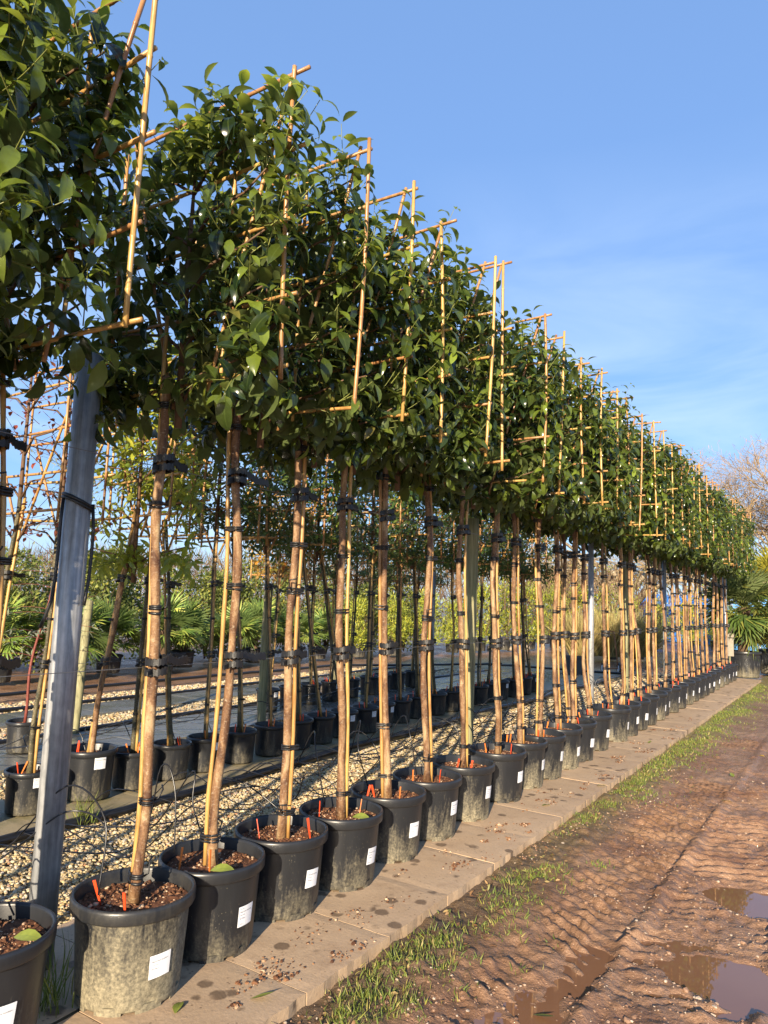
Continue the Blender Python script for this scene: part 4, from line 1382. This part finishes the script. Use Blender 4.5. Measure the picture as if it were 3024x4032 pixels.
def pipe(pts, r, label, tubes=()):
    P = []
    g = np.random.default_rng(len(pts) + int(abs(pts[0][0]) * 10))
    pts = np.array(pts, float)
    for i in range(len(pts) - 1):
        n = max(2, int(np.linalg.norm(pts[i + 1] - pts[i]) / 0.35))
        for s in range(n): P.append(pts[i] + (pts[i + 1] - pts[i]) * s / n)
    P.append(pts[-1]); P = np.array(P)
    P[:, 0] += 0.03 * np.sin(P[:, 1] * 1.7) + 0.012 * g.normal(size=len(P)); P[:, 2] += 0.006 * np.abs(g.normal(size=len(P)))
    t = thing("irrigation_pipe", label, "pipe", tuple(P[0]))
    link("pipe", MB().tube(P - P[0], r, 12).data("pipe", ['tube']), t)
    for q, (a, mid, b) in enumerate(tubes):
        C = [np.array(a)] + [np.array(m) for m in mid] + [np.array(b)]
        C = np.array(C, float)
        # Catmull-Rom through the points
        Q = []
        E = np.vstack([2 * C[0] - C[1], C, 2 * C[-1] - C[-2]])
        for i in range(1, len(E) - 2):
            for s in np.linspace(0, 1, 7)[:-1 if i < len(E) - 3 else None]:
                p0, p1, p2, p3 = E[i - 1:i + 3]
                Q.append(.5 * ((2 * p1) + (-p0 + p2) * s + (2 * p0 - 5 * p1 + 4 * p2 - p3) * s * s + (-p0 + 3 * p1 - 3 * p2 + p3) * s ** 3))
        link("drip_tube", MB().tube(np.array(Q) - P[0], 0.0042, 5).data("drip_tube", ['tube']), t)
    return t


tubes = []
gr = random.Random(5)
for k in range(6, len(ROW) - 4):
    y, x, _ = ROW[k]
    for q in range(2 if k < 24 else 1):
        y0 = y + gr.uniform(-.3, .45); xe = x + gr.uniform(-.16, .0); ye = y + gr.uniform(-.16, .16)
        h = gr.uniform(.50, .78)
        loop = gr.uniform(-.25, .25)
        tubes.append(((-2.06, y0, .03), [(-1.75, y0 + loop * .4, .02 + gr.uniform(0, .25)), (-1.1, (y0 + y) / 2 + loop, gr.uniform(.02, .3)), (-.48 + gr.uniform(-.15, .05), y + loop * .8, gr.uniform(.3, .5)),
                                             (-.3 + gr.uniform(-.08, .1), y + loop * .5, h), (xe - .06, ye - loop * .2, h - gr.uniform(.02, .15))], (xe, ye, .40)))
pipe([(-2.0, 0.5, .0), (-2.04, 4.0, .0), (-2.10, 7, .0), (-2.12, 11, .0), (-2.15, 18, .0)], .034, "thick black irrigation pipe beside the second row path", tubes)
tubes2 = []
for k in range(13):
    y = 2.35 + k * 0.45
    for q in range(1):
        y0 = y + gr.uniform(-.3, .4)
        tubes2.append(((-4.95, y0, .03), [(-4.4, y0 + gr.uniform(-.3, .3), .1), (-3.5, y + gr.uniform(-.2, .2), .25), (-2.95, y + gr.uniform(-.2, .2), .45), (-2.7, y, .5)], (-2.58, y + .02, .33)))
pipe([(-4.9, 1.0, .0), (-5.0, 5, .0), (-5.04, 8, .0), (-4.98, 16.5, .0)], .030, "black irrigation pipe on the wet slabs behind third row", tubes2)
pipe([(-7.0, 3.0, .0), (-6.8, 8, .0), (-6.85, 15.5, .0)], .028, "black irrigation pipe along the farthest slab path")
pipe([(-7.9, 4.0, .06), (-7.85, 9, .06), (-7.7, 14, .05), (-5.5, 17.8, .03), (-1.0, 18.6, .02)], .028, "black irrigation pipe in front of the potted palms")


# ------------------------------------------------------------------ background plants
def shrub_mesh(name, seed, n, rx, rz, lf, wf, mat, up=0.3, cone=False):
    g = np.random.default_rng(seed)
    nc = 26
    cen = []
    for _ in range(nc):
        a = g.uniform(0, 6.28); z = g.uniform(0.12, 0.98); k = (1 - z) if cone else (1 - abs(2 * z - 0.85) ** 2.2 * 0.75)
        q = rx * k * g.uniform(.25, .95); cen.append((q * math.cos(a), q * math.sin(a), z * rz))
    cen = np.array(cen)
    c = cen[g.integers(0, nc, n)]
    d = unit(g.normal(size=(n, 3)))
    rad = rx * 0.42 * (0.35 + 0.65 * g.random(n) ** 0.5)
    P = c + d * rad[:, None] * np.array([1, 1, 1.05]); P[:, 2] = np.maximum(P[:, 2], 0.08)
    D = unit(d * .8 + g.normal(size=(n, 3)) * .6 + np.array([0, 0, up]))
    return leaf_mesh(name, P, D, unit(d + np.array([0, 0, .6])), g.uniform(.7, 1.2, n) * lf, g.uniform(.7, 1.2, n) * wf, g.uniform(0, .6, n), mat, rows=3, prof=np.array([.1, 1, .05]))


SHRUB = [shrub_mesh("foliage", 11 + k, 3000, .85, 2.15, .10, .05, 'shrub_leaf') for k in range(3)]
SHB = MB()
for a in range(7):
    SHB.tube(np.array([(0, 0, 0), (.1 * math.cos(a), .1 * math.sin(a), .6), (.45 * math.cos(a * 1.1), .45 * math.sin(a * 1.1), 1.7)]), [.02, .014, .005], 5)
SHSTEM = SHB.data("stems", ['brown_stem'])
y = 5.8; q = 0
SL = ["left edge", "thick steel post"]
while y < 20.5:
    xx = -11.6 + random.uniform(-.4, .4) + max(0, y - 14) * 0.32
    t = thing("evergreen_shrub", "bushy olive green shrub behind the potted palms, %s from the left" % ORD[q], "shrub", (xx, y, 0), random.uniform(0, 6), "evergreen shrubs behind the palms")
    s = random.uniform(.92, 1.12); t.scale = (s * 1.1, s * 1.1, s * random.uniform(.95, 1.1))
    link("foliage", SHRUB[q % 3], t); link("stems", SHSTEM, t)
    y += random.uniform(.8, 1.15); q += 1

GOLD = [shrub_mesh("foliage", 41 + k, 2400, .62, 1.7, .11, .028, 'gold_leaf', 0.8) for k in range(2)]
PLN = pot_mesh("planter_pot", .25, .2, .38, .05, 32)
gp = [(-9.2, 17.0, .8), (-8.9, 18.4, .85), (-8.6, 19.8, 1.0), (-8.4, 21.2, .85), (-8.2, 22.8, 1.15), (-7.9, 24.2, 1.25), (-7.5, 25.6, 1.25), (-7.0, 27.0, 1.2), (-6.4, 28.2, 1.25), (-5.7, 29.2, 1.2), (-4.9, 30.0, 1.1), (-4.1, 31.2, 1.0), (-3.2, 32.4, .95), (-2.3, 33.4, .95), (-1.5, 30.0, .8)]
for q, (xx, y, s) in enumerate(gp):
    t = thing("golden_shrub", "golden yellow green shrub across the back track, %s from the left" % ORD[q], "shrub", (xx, y, 0), random.uniform(0, 6), "golden shrubs across the back track")
    p = link("pot", PLN, t); p.color = (.1, 0, 0, 1)
    f = link("foliage", GOLD[q % 2], t, (0, 0, .2)); f.scale = (s, s, s)
    link("stems", SHSTEM, t).scale = (.6, .6, .7)


def fan_palm_mesh(seed, n_f, stem, blade, nseg=22, el0=-0.25):
    """fan leaves radiating from the top of a short trunk"""
    g = np.random.default_rng(seed)
    LP, LD, LN, LL, LW, LR = [], [], [], [], [], []
    st = MB()
    for q in range(n_f):
        a = q * 2.4 + g.normal() * .2; el = g.uniform(el0, 1.35)
        d = np.array([math.cos(a) * math.cos(el), math.sin(a) * math.cos(el), math.sin(el)])
        l = stem * g.uniform(.7, 1.15)
        tip = d * l + np.array([0, 0, -.08 * l])
        st.tube(np.array([(0, 0, 0), d * l * .5 + np.array([0, 0, .02]), tip]), [.010, .008, .006], 4)
        side = unit(np.cross(d, np.array([0, 0, 1.0]) + g.normal(size=3) * .15)); nrm = np.cross(side, d)
        nrm = unit(nrm * 1 + side * g.normal() * .3); side = np.cross(d, nrm)
        for s in np.linspace(-1.9, 1.9, nseg):
            dd = math.cos(s) * d + math.sin(s) * side + nrm * .12 * g.normal() * .5
            LP.append(tip); LD.append(dd); LN.append(nrm); LL.append(blade * (1 - .12 * abs(s)) * g.uniform(.9, 1.1)); LW.append(blade * .075); LR.append(g.uniform(.15, .75))
    V, F, UV = leaf_geo(np.array(LP), np.array(LD), np.array(LN), np.array(LL), np.array(LW), np.array(LR), .45, 4, np.array([.25, 1, .8, .05]))
    return V, F, UV, st


def palm(x, y, h, label, group, seed, mat, n_f=24, stem=.5, blade=.55, pr=.27, ph=.36, big=False):
    t = thing("fan_palm", label, "palm", (x, y, 0), 0, group)
    if big: p = link("pot", big, t)
    else:
        p = link("pot", PLN, t); p.scale = (pr / .25, pr / .25, ph / .38)
    p.color = (.45 if big else .1, 0, 0, 1)
    g = np.random.default_rng(seed)
    z = np.linspace(ph * .7, h, 12)
    P = np.stack([.02 * np.sin(z * 3 + seed), .02 * np.cos(z * 2), z], -1)
    mb = MB().tube(P, (.085 if not big else .14) * (1 + .12 * g.normal(size=12)), 12)
    link("trunk", mb.data("trunk", ['palm_trunk']), t)
    V, F, UV, st = fan_palm_mesh(seed, n_f, stem, blade, 22, -1.3 if big else -.4)
    c = link("fronds", mesh_np("fronds", V, [F], mat, UV), t, (0, 0, h))
    link("frond_stalks", st.data("frond_stalks", ['stem']), t, (0, 0, h))
    return t


for q, (x, y, h) in enumerate([(-9.8, 7.0, .8), (-9.6, 8.2, .75), (-9.9, 9.3, .7), (-9.5, 10.3, .85), (-9.9, 11.2, .8), (-9.4, 12.2, .75), (-9.7, 13.3, .8), (-9.4, 14.4, .7), (-9.5, 15.5, .7)]):
    palm(x, y, h, "green fan palm in a black pot in front of the shrubs, %s from left" % ORD[q], "potted fan palms at the back", 60 + q, 'palm_leaf', 26, .42, .5)

# big planter with a tall palm at the end of the row
def big_planter():
    mb = MB()
    mb.lathe([(0.001, .01), (.31, .01), (.325, 0.0), (.335, .05), (.355, .3), (.372, .56), (.375, .575), (.395, .58), (.40, .60), (.40, .64), (.392, .655), (.375, .65), (.365, .56), (.35, .54), (0.001, .54)], 40)
    for k in range(10):
        a = 2 * math.pi * k / 10
        for (da, z0, z1) in ((-.17, .12, .46), (.17, .12, .46)):
            c, s = math.cos(a + da), math.sin(a + da)
            rm = lambda z: .335 + (.372 - .335) * (z - .05) / .51
            mb.tube(np.array([(rm(z) * c, rm(z) * s, z) for z in (z0, (z0 + z1) / 2, z1)]), .007, 5)
        mb.tube(np.array([(.372 * math.cos(a + d), .372 * math.sin(a + d), .46) for d in np.linspace(-.17, .17, 5)]), .007, 5)
    return mb.data("planter", 'pot')


BIGP = big_planter()
PB = palm(0.24, 20.55, 1.75, "tall fan palm with shaggy trunk in big grey planter at row end", None, 91, 'palm_deep', 60, .6, .7, .38, .65, BIGP)
palm(0.75, 22.4, 2.3, "yellow fronded fan palm at the right edge behind the planter", None, 95, 'palm_gold', 26, .75, .75, .38, .5, BIGP)
palm(1.15, 21.6, 0.8, "low yellow green fan palm at the right edge", None, 96, 'palm_gold', 22, .55, .6, .3, .36)
# rusty fallen fronds behind the planter
V, F, UV, st = fan_palm_mesh(99, 26, .5, .45, 12)
V[:, 2] = np.abs(V[:, 2]) * .45
tag(link("brush_heap", mesh_np("brush_heap", V, [F], 'rust', UV), None, (0.95, 23.6, 0)), "heap of rusty brown palm fronds at the right edge", "heap")

# little sign boards by the planter
t = thing("sign_board", "two small cream boards on a stake beside the palm planter", "sign", (-0.05, 20.0, 0))
link("stake", MB().box((0.03, 0.02, .55), (.03, .03, 1.2)).data("stake", ['post_wood'], False), t)
link("board", MB().box((0.03, -.01, 1.12), (.22, .015, .26)).data("board", ['cream'], False), t)
link("board", MB().box((0.06, -.01, .75), (.13, .015, .44)).data("board", ['cream'], False), t)

# ornamental dry grass / bamboo clump
def grass_clump(name, seed, n, rad, h, mat, w=.012):
    g = np.random.default_rng(seed)
    a = g.uniform(0, 6.28, n); q = rad * np.sqrt(g.random(n))
    P = np.stack([q * np.cos(a), q * np.sin(a), np.full(n, 0.0)], -1)
    D = unit(np.stack([np.cos(a) * .35 * q / rad + g.normal(size=n) * .2, np.sin(a) * .35 * q / rad + g.normal(size=n) * .2, np.ones(n)], -1))
    N = np.stack([-np.cos(a), -np.sin(a), np.zeros(n)], -1) + g.normal(size=(n, 3)) * .5
    V, F, UV = leaf_geo(P, D, N, h * g.uniform(.5, 1.1, n), np.full(n, w) * g.uniform(.7, 1.4, n), g.uniform(.2, 1.3, n), .3, 5, np.array([.8, 1, .8, .5, .05]))
    return mesh_np(name, V, [F], mat, UV)


BAM = grass_clump("foliage", 3, 900, .5, 1.9, 'straw', .03)
for q, (x, y, s) in enumerate([(-4.6, 22.8, .85), (-3.9, 23.4, .9), (-3.3, 24.3, .85)]):
    t = thing("bamboo_clump", "straw coloured bamboo grass clump beyond the front row, %s from left" % ORD[q], "grass clump", (x, y, 0), q, "dry bamboo clumps")
    f = link("foliage", BAM, t, (0, 0, .1)); f.scale = (s, s, s)
    p = link("pot", PLN, t); p.color = (.2, 0, 0, 1)

# boulders along the back track
for q in range(9):
    f = q / 8
    V, F = stones(np.array([[0, 0, 0.0]]), np.array([.22]), np.random.default_rng(200 + q))
    o = link("boulder", mesh_np("boulder", V, [F], 'rock'), None, (-8.9 + 4.1 * f + random.uniform(-.1, .1), 23.6 + 3.4 * f, .06))
    tag(o, "pale rounded boulder edging the back track, %s from the left" % ORD[q], "rock", "boulders edging the back track")

# plastic bin and hand trolley
t = thing("plastic_bin", "dark grey open plastic bin standing beyond the gravel", "bin", (-3.2, 17.6, -.03), .3)
mb = MB(); mb.box((0, -.24, .22), (.5, .02, .44)); mb.box((0, .24, .22), (.5, .02, .44)); mb.box((-.24, 0, .22), (.02, .46, .44)); mb.box((.24, 0, .22), (.02, .46, .44)); mb.box((0, 0, .02), (.46, .46, .02))
link("body", mb.data("body", ['grey_plastic'], False), t)
mb = MB(); mb.box((0, -.265, .43), (.56, .03, .03)); mb.box((0, .265, .43), (.56, .03, .03)); mb.box((-.265, 0, .43), (.03, .5, .03)); mb.box((.265, 0, .43), (.03, .5, .03))
link("rim", mb.data("rim", ['grey_plastic'], False), t)
t = thing("hand_trolley", "small hand trolley with pale rimmed wheel beyond the gravel bed", "trolley", (-2.55, 18.6, -.03), .6)
for s in (-.2, .2):
    w = link("wheel", MB().tube([(s - .03, 0, .14), (s + .03, 0, .14)], [.14, .14], 20).data("wheel", ['black'], False), t)
    link("hub", MB().tube([(s - .035, 0, .14), (s + .035, 0, .14)], [.085, .085], 16).data("hub", ['white'], False), w)
fr = MB()
for s in (-.16, .16): fr.tube([(s, 0, .14), (s, .12, .6), (s, .28, 1.05)], .014, 7)
fr.tube([(-.16, .28, 1.05), (.16, .28, 1.05)], .014, 7); fr.tube([(-.2, 0, .14), (.2, 0, .14)], .012, 7); fr.box((0, -.14, .03), (.4, .26, .015))
link("frame", fr.data("frame", ['rust'], True), t)


# ------------------------------------------------------------------ containers
def container(x, y, rz, w, d, h, mat, label, door=False):
    t = thing("shipping_container", label, "container", (x, y, 0), rz)
    mb = MB()
    n = int(w / .16)
    V = []; F = []
    prof = [(0, 0), (.05, 0), (.08, .035), (.13, .035), (.16, 0)]
    pts = []
    for i in range(n):
        for (a, b) in prof[:-1]: pts.append((-w / 2 + i * .16 + a, -d / 2 + (b if not door else b * .2)))
    pts.append((w / 2, -d / 2))
    for (a, b) in pts: V += [(a, b, .12), (a, b, h - .1)]
    F = [[2 * i, 2 * i + 2, 2 * i + 3, 2 * i + 1] for i in range(len(pts) - 1)]
    mb.add(V, [F])
    mb.box((0, .03, h / 2), (w - .02, d - .12, h - .16))
    link("wall", mb.data("wall", [mat], False), t)
    fr = MB()
    for sx in (-1, 1):
        fr.box((sx * (w / 2), -d / 2 + .03, h / 2), (.12, .12, h)); fr.box((sx * (w / 2), d / 2 - .03, h / 2), (.12, .12, h))
    fr.box((0, -d / 2 + .03, h - .05), (w - .125, .1, .12)); fr.box((0, -d / 2 + .03, .07), (w - .125, .1, .14))
    link("frame", fr.data("frame", [mat], False), t)
    link("roof", MB().box((0, 0, h + .015), (w + .1, d + .05, .03)).data("roof", [mat], False), t)
    if door:
        for sx in (-.75, -.3, .3, .75):
            link("lock_rod", MB().tube([(sx * w / 2, -d / 2 - .05, .1), (sx * w / 2, -d / 2 - .05, h - .1)], .028, 8).data("lock_rod", ['white']), t)
        def txt(s, size, x_, z_):
            V2, T = text_mesh(s, size)
            if len(V2): link("lettering", mesh_np("lettering", np.stack([V2[:, 0] + x_, np.full(len(V2), -d / 2 - .012), V2[:, 1] + z_], -1), [T], 'white', smooth=False), t)
        txt("S", .38, -.66, 1.55); txt("C", .38, -.66, .95)
    return t


container(-5.4, 41.0, -.12, 3.9, 2.4, 2.36, 'blue', "bright blue corrugated shipping container seen between the far trunks")
container(-2.9, 39.6, .0, 1.6, 2.4, 1.7, 'blue2', "lower light blue container just right of the bright blue one")
container(-0.35, 33.2, .12, 2.3, 5.0, 2.35, 'blue2', "blue container end with white lock rods behind the yellow palm", True)


# ------------------------------------------------------------------ bare trees
def bare_tree(seed, H, spread, levels, mats, trunk_r, flat=0.0, dens=1.0):
    g = np.random.default_rng(seed)
    wood = MB(); twv = []; 
    segs = []
    def grow(p, d, l, r, lev):
        n = 4
        pts = [p]; dd = d
        for i in range(n):
            dd = unit(dd + g.normal(size=3) * .16 + np.array([0, 0, .06 - flat * .1 * lev]))
            pts.append(pts[-1] + dd * l / n)
        pts = np.array(pts)
        r1 = r * .62
        if lev <= levels - 3: wood.tube(pts, np.linspace(r, r1, n + 1), 6 if lev < 2 else 4, False)
        else: segs.append((pts, r, r1))
        if lev == levels: return
        k = int(round((3.2 if lev > 0 else 4.5) * dens + g.random() * .9))
        for q in range(k):
            s = g.uniform(.45, 1.0) if q else 1.0
            i = min(n - 1, int(s * n)); b = pts[i] + (pts[min(i + 1, n)] - pts[i]) * (s * n - i if s < 1 else 1)
            ax = unit(np.cross(dd, g.normal(size=3)))
            an = g.uniform(.35, .85) * (1.15 if lev == 0 else 1)
            nd = unit(dd * math.cos(an) + ax * math.sin(an) + np.array([0, 0, -flat * .35 if lev > 0 else 0]))
            grow(b, nd, l * g.uniform(.60, .80), r1 * g.uniform(.6, .9), lev + 1)
    grow(np.array([0, 0, 0.0]), np.array([0, 0, 1.0]), H * .30, trunk_r, 0)
    tw = MB()
    for pts, r, r1 in segs: tw.tube(pts[::2] if len(pts) > 4 else pts, np.linspace(r, max(r1, .004), 3), 3, False)
    allv = np.vstack([np.vstack([s[0] for s in segs])])
    sc = H / allv[:, 2].max(); sx = spread / np.percentile(np.abs(allv[:, :2]), 88)
    for b in (wood, tw):
        b.v = [v * np.array([sx, sx, sc]) for v in b.v]
    tips = np.array([s[0][-1] for s in segs]) * np.array([sx, sx, sc])
    return wood.data("trunk", [mats[0]]), tw.data("crown", [mats[1]]), tips


W1, T1, tips1 = bare_tree(4, 10.6, 5.2, 6, ('bark_grey', 'twig_pale'), .34, 0, 1.3)
t = thing("bare_tree", "large bare spreading tree with fine twigs at the right edge", "tree", (-1.5, 43.0, 0))
link("trunk", W1, t); c = link("crown", T1, t)
# rusty buds in the top
g = np.random.default_rng(8)
sel = tips1[tips1[:, 2] > 4.5]; sel = sel[g.integers(0, len(sel), 9000)] + g.normal(size=(9000, 3)) * .16
link("buds", leaf_mesh("buds", sel, unit(g.normal(size=(len(sel), 3))), unit(g.normal(size=(len(sel), 3))), g.uniform(.15, .35, len(sel)), g.uniform(.012, .026, len(sel)), np.zeros(len(sel)), 'twig_rust', rows=3, prof=np.array([.5, 1, .2])), c)

W2, T2, tips2 = bare_tree(9, 5.6, 3.6, 5, ('bark_grey', 'twig_pale'), .18, .8)
for q, (x, y, s, lb) in enumerate([(-8.2, 31, 1.0, "pale spreading tree with sparse leaves seen through the far trunks"), (-5.6, 34, 1.05, "pale branching tree behind the bright blue container's left end")]):
    t = thing("spreading_tree", lb, "tree", (x, y, 0), q * 1.7)
    t.scale = (s, s, s)
    link("trunk", W2, t); c = link("crown", T2, t)
    g = np.random.default_rng(30 + q)
    sel = tips2[g.integers(0, len(tips2), 1500)] + g.normal(size=(1500, 3)) * .14
    link("leaves", leaf_mesh("leaves", sel, unit(g.normal(size=(1500, 3))), unit(g.normal(size=(1500, 3)) + np.array([0, 0, 1])), g.uniform(.08, .16, 1500), g.uniform(.04, .07, 1500), g.uniform(0, .5, 1500), 'gold_leaf', rows=3, prof=np.array([.2, 1, .1])), c)

# far thicket of bare trees and scrub along the horizon: nobody could count it
g = np.random.default_rng(12)
n = 26000
ang = g.uniform(R(12), R(75), n)                    # degrees left of the row direction
dist = g.uniform(24, 62, n)
cx = CAMP.x - np.sin(ang) * dist; cy = np.cos(ang) * dist
keep = (cy > 20) | (cx < -15)
cx, cy, dist = cx[keep], cy[keep], dist[keep]
hump = 1.5 + dist * .055 + 0.9 * vnoise(cx * .23, cy * .23, 4) * dist / 30
z = hump * (0.02 + 0.98 * g.random(len(cx)) ** .75)
P = np.stack([cx, cy, z * .8], -1)
D = unit(g.normal(size=(len(cx), 3)) * .55 + np.array([0, 0, 1.0]))
V, F, UV = leaf_geo(P, D, unit(g.normal(size=(len(cx), 3))), g.uniform(.35, .9, len(cx)), g.uniform(.015, .05, len(cx)), g.normal(size=len(cx)) * .5, .3, 4, np.array([1, .8, .6, .1]))
MATB = NB("thicket_twig")
MATB.fin(MATB.ramp(MATB.island(), [(0, (.075, .045, .03)), (.5, (.13, .085, .055)), (.8, (.17, .13, .075)), (1, (.13, .14, .05))]), 1.0, 0.0)
o = kind(link("thicket", mesh_np("thicket", V, [F], MATB.m, UV)), 'stuff')
o['label'] = "brown bare thicket and far trees along the horizon"

# ------------------------------------------------------------------ grass verge, weeds, debris, fallen leaves
def blades(P, h, w, g, mat, name, lean=.5):
    n = len(P)
    D = unit(np.stack([g.normal(size=n) * lean, g.normal(size=n) * lean, np.ones(n)], -1))
    return leaf_geo(P, D, unit(g.normal(size=(n, 3))), h, w, g.uniform(.2, 1.4, n), .3, 4, np.array([.8, 1, .6, .05]))


g = np.random.default_rng(21)
Ps, Hs, Ws = [], [], []
tuft_c = []
for _ in range(900):
    y = 2.2 + 17.0 * g.random() ** 1.7; x = 0.68 + abs(g.normal()) * 0.17 + 0.02
    if vnoise(np.array([x * 3.0]), np.array([y * 1.6]), 8)[0] < 0.42: continue
    if x > 1.35: continue
    tuft_c.append((x, y, g.uniform(.4, 1.0)))
tuft_c += [(0.80, 3.38, 1.5), (0.72, 3.0, 1.2), (0.78, 2.75, 1.3), (0.95, 2.7, 1.0), (0.75, 3.65, 1.2), (0.82, 5.94, 1.3), (0.85, 4.05, .9), (1.12, 3.12, .8), (0.9, 2.5, 1.4), (0.8, 2.4, 1.3)]
for (x, y, s) in tuft_c:
    k = int(g.integers(10, 26) * s) if y < 9 else int(14 * s)
    rr = .035 * s + .01
    px = x + g.normal(size=k) * rr; py = y + g.normal(size=k) * rr
    Ps.append(np.stack([px, py, ground_h(px, py) - .004], -1)); Hs.append(g.uniform(.015, .055, k) * (0.6 + .5 * s)); Ws.append(g.uniform(.003, .007, k) * (1 if y < 8 else 1.8))
# the moss-like carpet farther on
k = 9000
yy = 4.5 + 14.5 * g.random(k); xx = 0.69 + np.abs(g.normal(size=k)) * (.10 + .012 * yy)
m = (vnoise(xx * 4, yy * 2.0, 18) > .55) & (xx < 1.5)
xx, yy = xx[m], yy[m]
Ps.append(np.stack([xx, yy, ground_h(xx, yy) - .003], -1)); Hs.append(g.uniform(.012, .04, len(xx))); Ws.append(g.uniform(.004, .010, len(xx)))
P = np.vstack(Ps)
V, F, UV = blades(P, np.concatenate(Hs), np.concatenate(Ws), g, 'grass', "grass")
o = kind(link("grass", mesh_np("grass", V, [F], 'grass', UV)), 'stuff'); o['label'] = "short patchy grass and weeds along the paving edge"

k = 900
xx = 0.68 + np.abs(g.normal(size=k)) * .18; yy = 2.1 + 9 * g.random(k) ** 1.5
V, F, UV = leaf_geo(np.stack([xx, yy, ground_h(xx, yy) + .004], -1), unit(np.stack([g.normal(size=k), g.normal(size=k), .25 * g.normal(size=k)], -1)), unit(g.normal(size=(k, 3)) * .4 + np.array([0, 0, 1.0])), g.uniform(.012, .04, k), g.uniform(.008, .02, k), g.uniform(-1, 1.2, k), .3, 4, np.array([.2, 1, .8, .1]))
MATL = NB("leaf_litter"); MATL.fin(MATL.ramp(MATL.island(), [(0, (.06, .03, .015)), (.5, (.16, .08, .035)), (.8, (.30, .19, .08)), (1, (.14, .16, .04))]), .7)
o = kind(link("litter", mesh_np("litter", V, [F], MATL.m, UV)), 'stuff'); o['label'] = "brown scraps of leaf litter along the paving edge"

for q, (x, y, s, lb) in enumerate([(-0.12, 1.87, 1.0, "long green grass tuft between the two nearest pots"), (-2.02, 3.35, .8, "green grass tuft at the path edge beside the thick steel post")]):
    n = 70; gg = np.random.default_rng(70 + q)
    a = gg.normal(size=(n, 2)) * .045
    Pg = np.stack([a[:, 0], a[:, 1], np.zeros(n)], -1)
    V, F, UV = blades(Pg, gg.uniform(.10, .30, n) * s, gg.uniform(.004, .007, n), gg, 'grass', 'g', .3)
    tag(link("grass_tuft", mesh_np("grass_tuft", V, [F], 'grass', UV), None, (x, y, -.005)), lb, "grass tuft")

# crumbs of compost and mud clods
g = np.random.default_rng(31)
cen = [(0.42, 2.45), (0.50, 2.62), (0.33, 2.95), (0.48, 2.30), (0.36, 3.3), (0.45, 4.25), (0.3, 4.4), (0.40, 5.0), (0.55, 4.9), (0.42, 6.1), (0.5, 7.3), (0.38, 8.2)] + [(g.uniform(.26, .6), g.uniform(2.2, 12)) for _ in range(40)]
P = []
for (x, y) in cen:
    k = g.integers(5, 26); s = g.uniform(.012, .05)
    P.append(np.stack([x + g.normal(size=k) * s, y + g.normal(size=k) * s * 1.3, np.full(k, .004)], -1))
P = np.vstack(P); P = P[P[:, 0] < .64]
V, F = stones(P, g.gamma(2.5, .0017, len(P)) + .0018, g)
o = kind(link("debris", mesh_np("debris", V, [F], 'soil', None, False, None, ("chunk", np.ones(len(V)))) ), 'stuff'); o['label'] = "crumbs of compost scattered on the paving"
n = 9000
x = g.uniform(.66, 2.6, n); y = 2.0 + 6.5 * g.random(n) ** 1.3
w = vnoise(x * 3, y * 2, 77) > .45
x, y = x[w], y[w]
V, F = stones(np.stack([x, y, ground_h(x, y) + .001], -1), g.gamma(1.6, .0022, len(x)) + .0015, g)
MATC = NB("mud_clod"); MATC.fin(MATC.ramp(MATC.island(), [(0, (.16, .085, .05)), (.7, (.30, .18, .11)), (.95, (.42, .34, .26))]), .6)
o = kind(link("rubble", mesh_np("rubble", V, [F], MATC.m, smooth=False)), 'stuff'); o['label'] = "small clods and grit on the muddy track"

# fallen leaves: one shape, each its own thing
FL = [(1.41, 3.13, .0, "pale green fallen leaf floating in the silvery pool"), (0.58, 6.85, 1.0, "yellow green fallen leaf lying on the paving beside the fifth joint"), (0.99, 6.82, 1.6, "fallen green leaf in the verge just off the paving edge"),
      (1.55, 7.35, .4, "dull green fallen leaf on bare mud, left of the track centre"), (1.51, 8.48, 2.0, "dark fallen leaf on the mud beyond the dull green one"), (1.66, 9.92, 2.7, "brown fallen leaf on the track at the right edge"),
      (1.12, 11.3, .3, "fallen leaf on the green verge, farthest from the camera"), (0.86, 7.1, .9, "orange fallen leaf beside the paving edge"), (0.50, 2.37, .7, "dark green fallen leaf on the nearest slab"),
      (0.34, 2.12, 2.2, "bright yellow leaf on the slab at the bottom of the picture"), (-0.30, 2.35, .6, "lime green leaf on the paving behind the mud caked pot"), (0.42, 5.87, 1.2, "pale leaf on the paving below the wooden post"),
      (0.45, 9.4, 1.4, "small leaf on the far paving")]
for q, (x, y, a, lb) in enumerate(FL):
    z = (0.006 if x < .65 else float(ground_h(np.array([x]), np.array([y]))[0]) + .008)
    if q == 0: z = WATER_Z + .004
    m = leaf_mesh("fallen_leaf", np.zeros((1, 3)), np.array([[1, 0, .12]]), np.array([[0, .2, 1.0]]), np.array([.10 if q not in (5, 12) else .08]), np.array([.042]), np.array([.5 if q % 2 else -.3]), 'fallen' if q not in (7, 5) else 'leaf_autumn')
    tag(link("fallen_leaf", m, None, (x, y, z), (0, 0, a)), lb, "leaf", "fallen leaves")
for (x, y, a, z, lb) in [(0.13, 3.58, .1, .375, "large green leaf lying on soil of a pot near the middle"), (0.10, 2.50, .5, .375, "pale green curled leaf lying on the clean second pot's soil"), (0.02, 1.62, .3, .375, "small pale leaf on the soil of the cut off pot")]:
    m = leaf_mesh("fallen_leaf", np.zeros((1, 3)), np.array([[1, 0, .35]]), np.array([[0, -.5, 1.0]]), np.array([.12]), np.array([.05]), np.array([1.0]), 'fallen')
    tag(link("fallen_leaf", m, None, (x, y, z), (0, 0, a)), lb, "leaf", "fallen leaves")
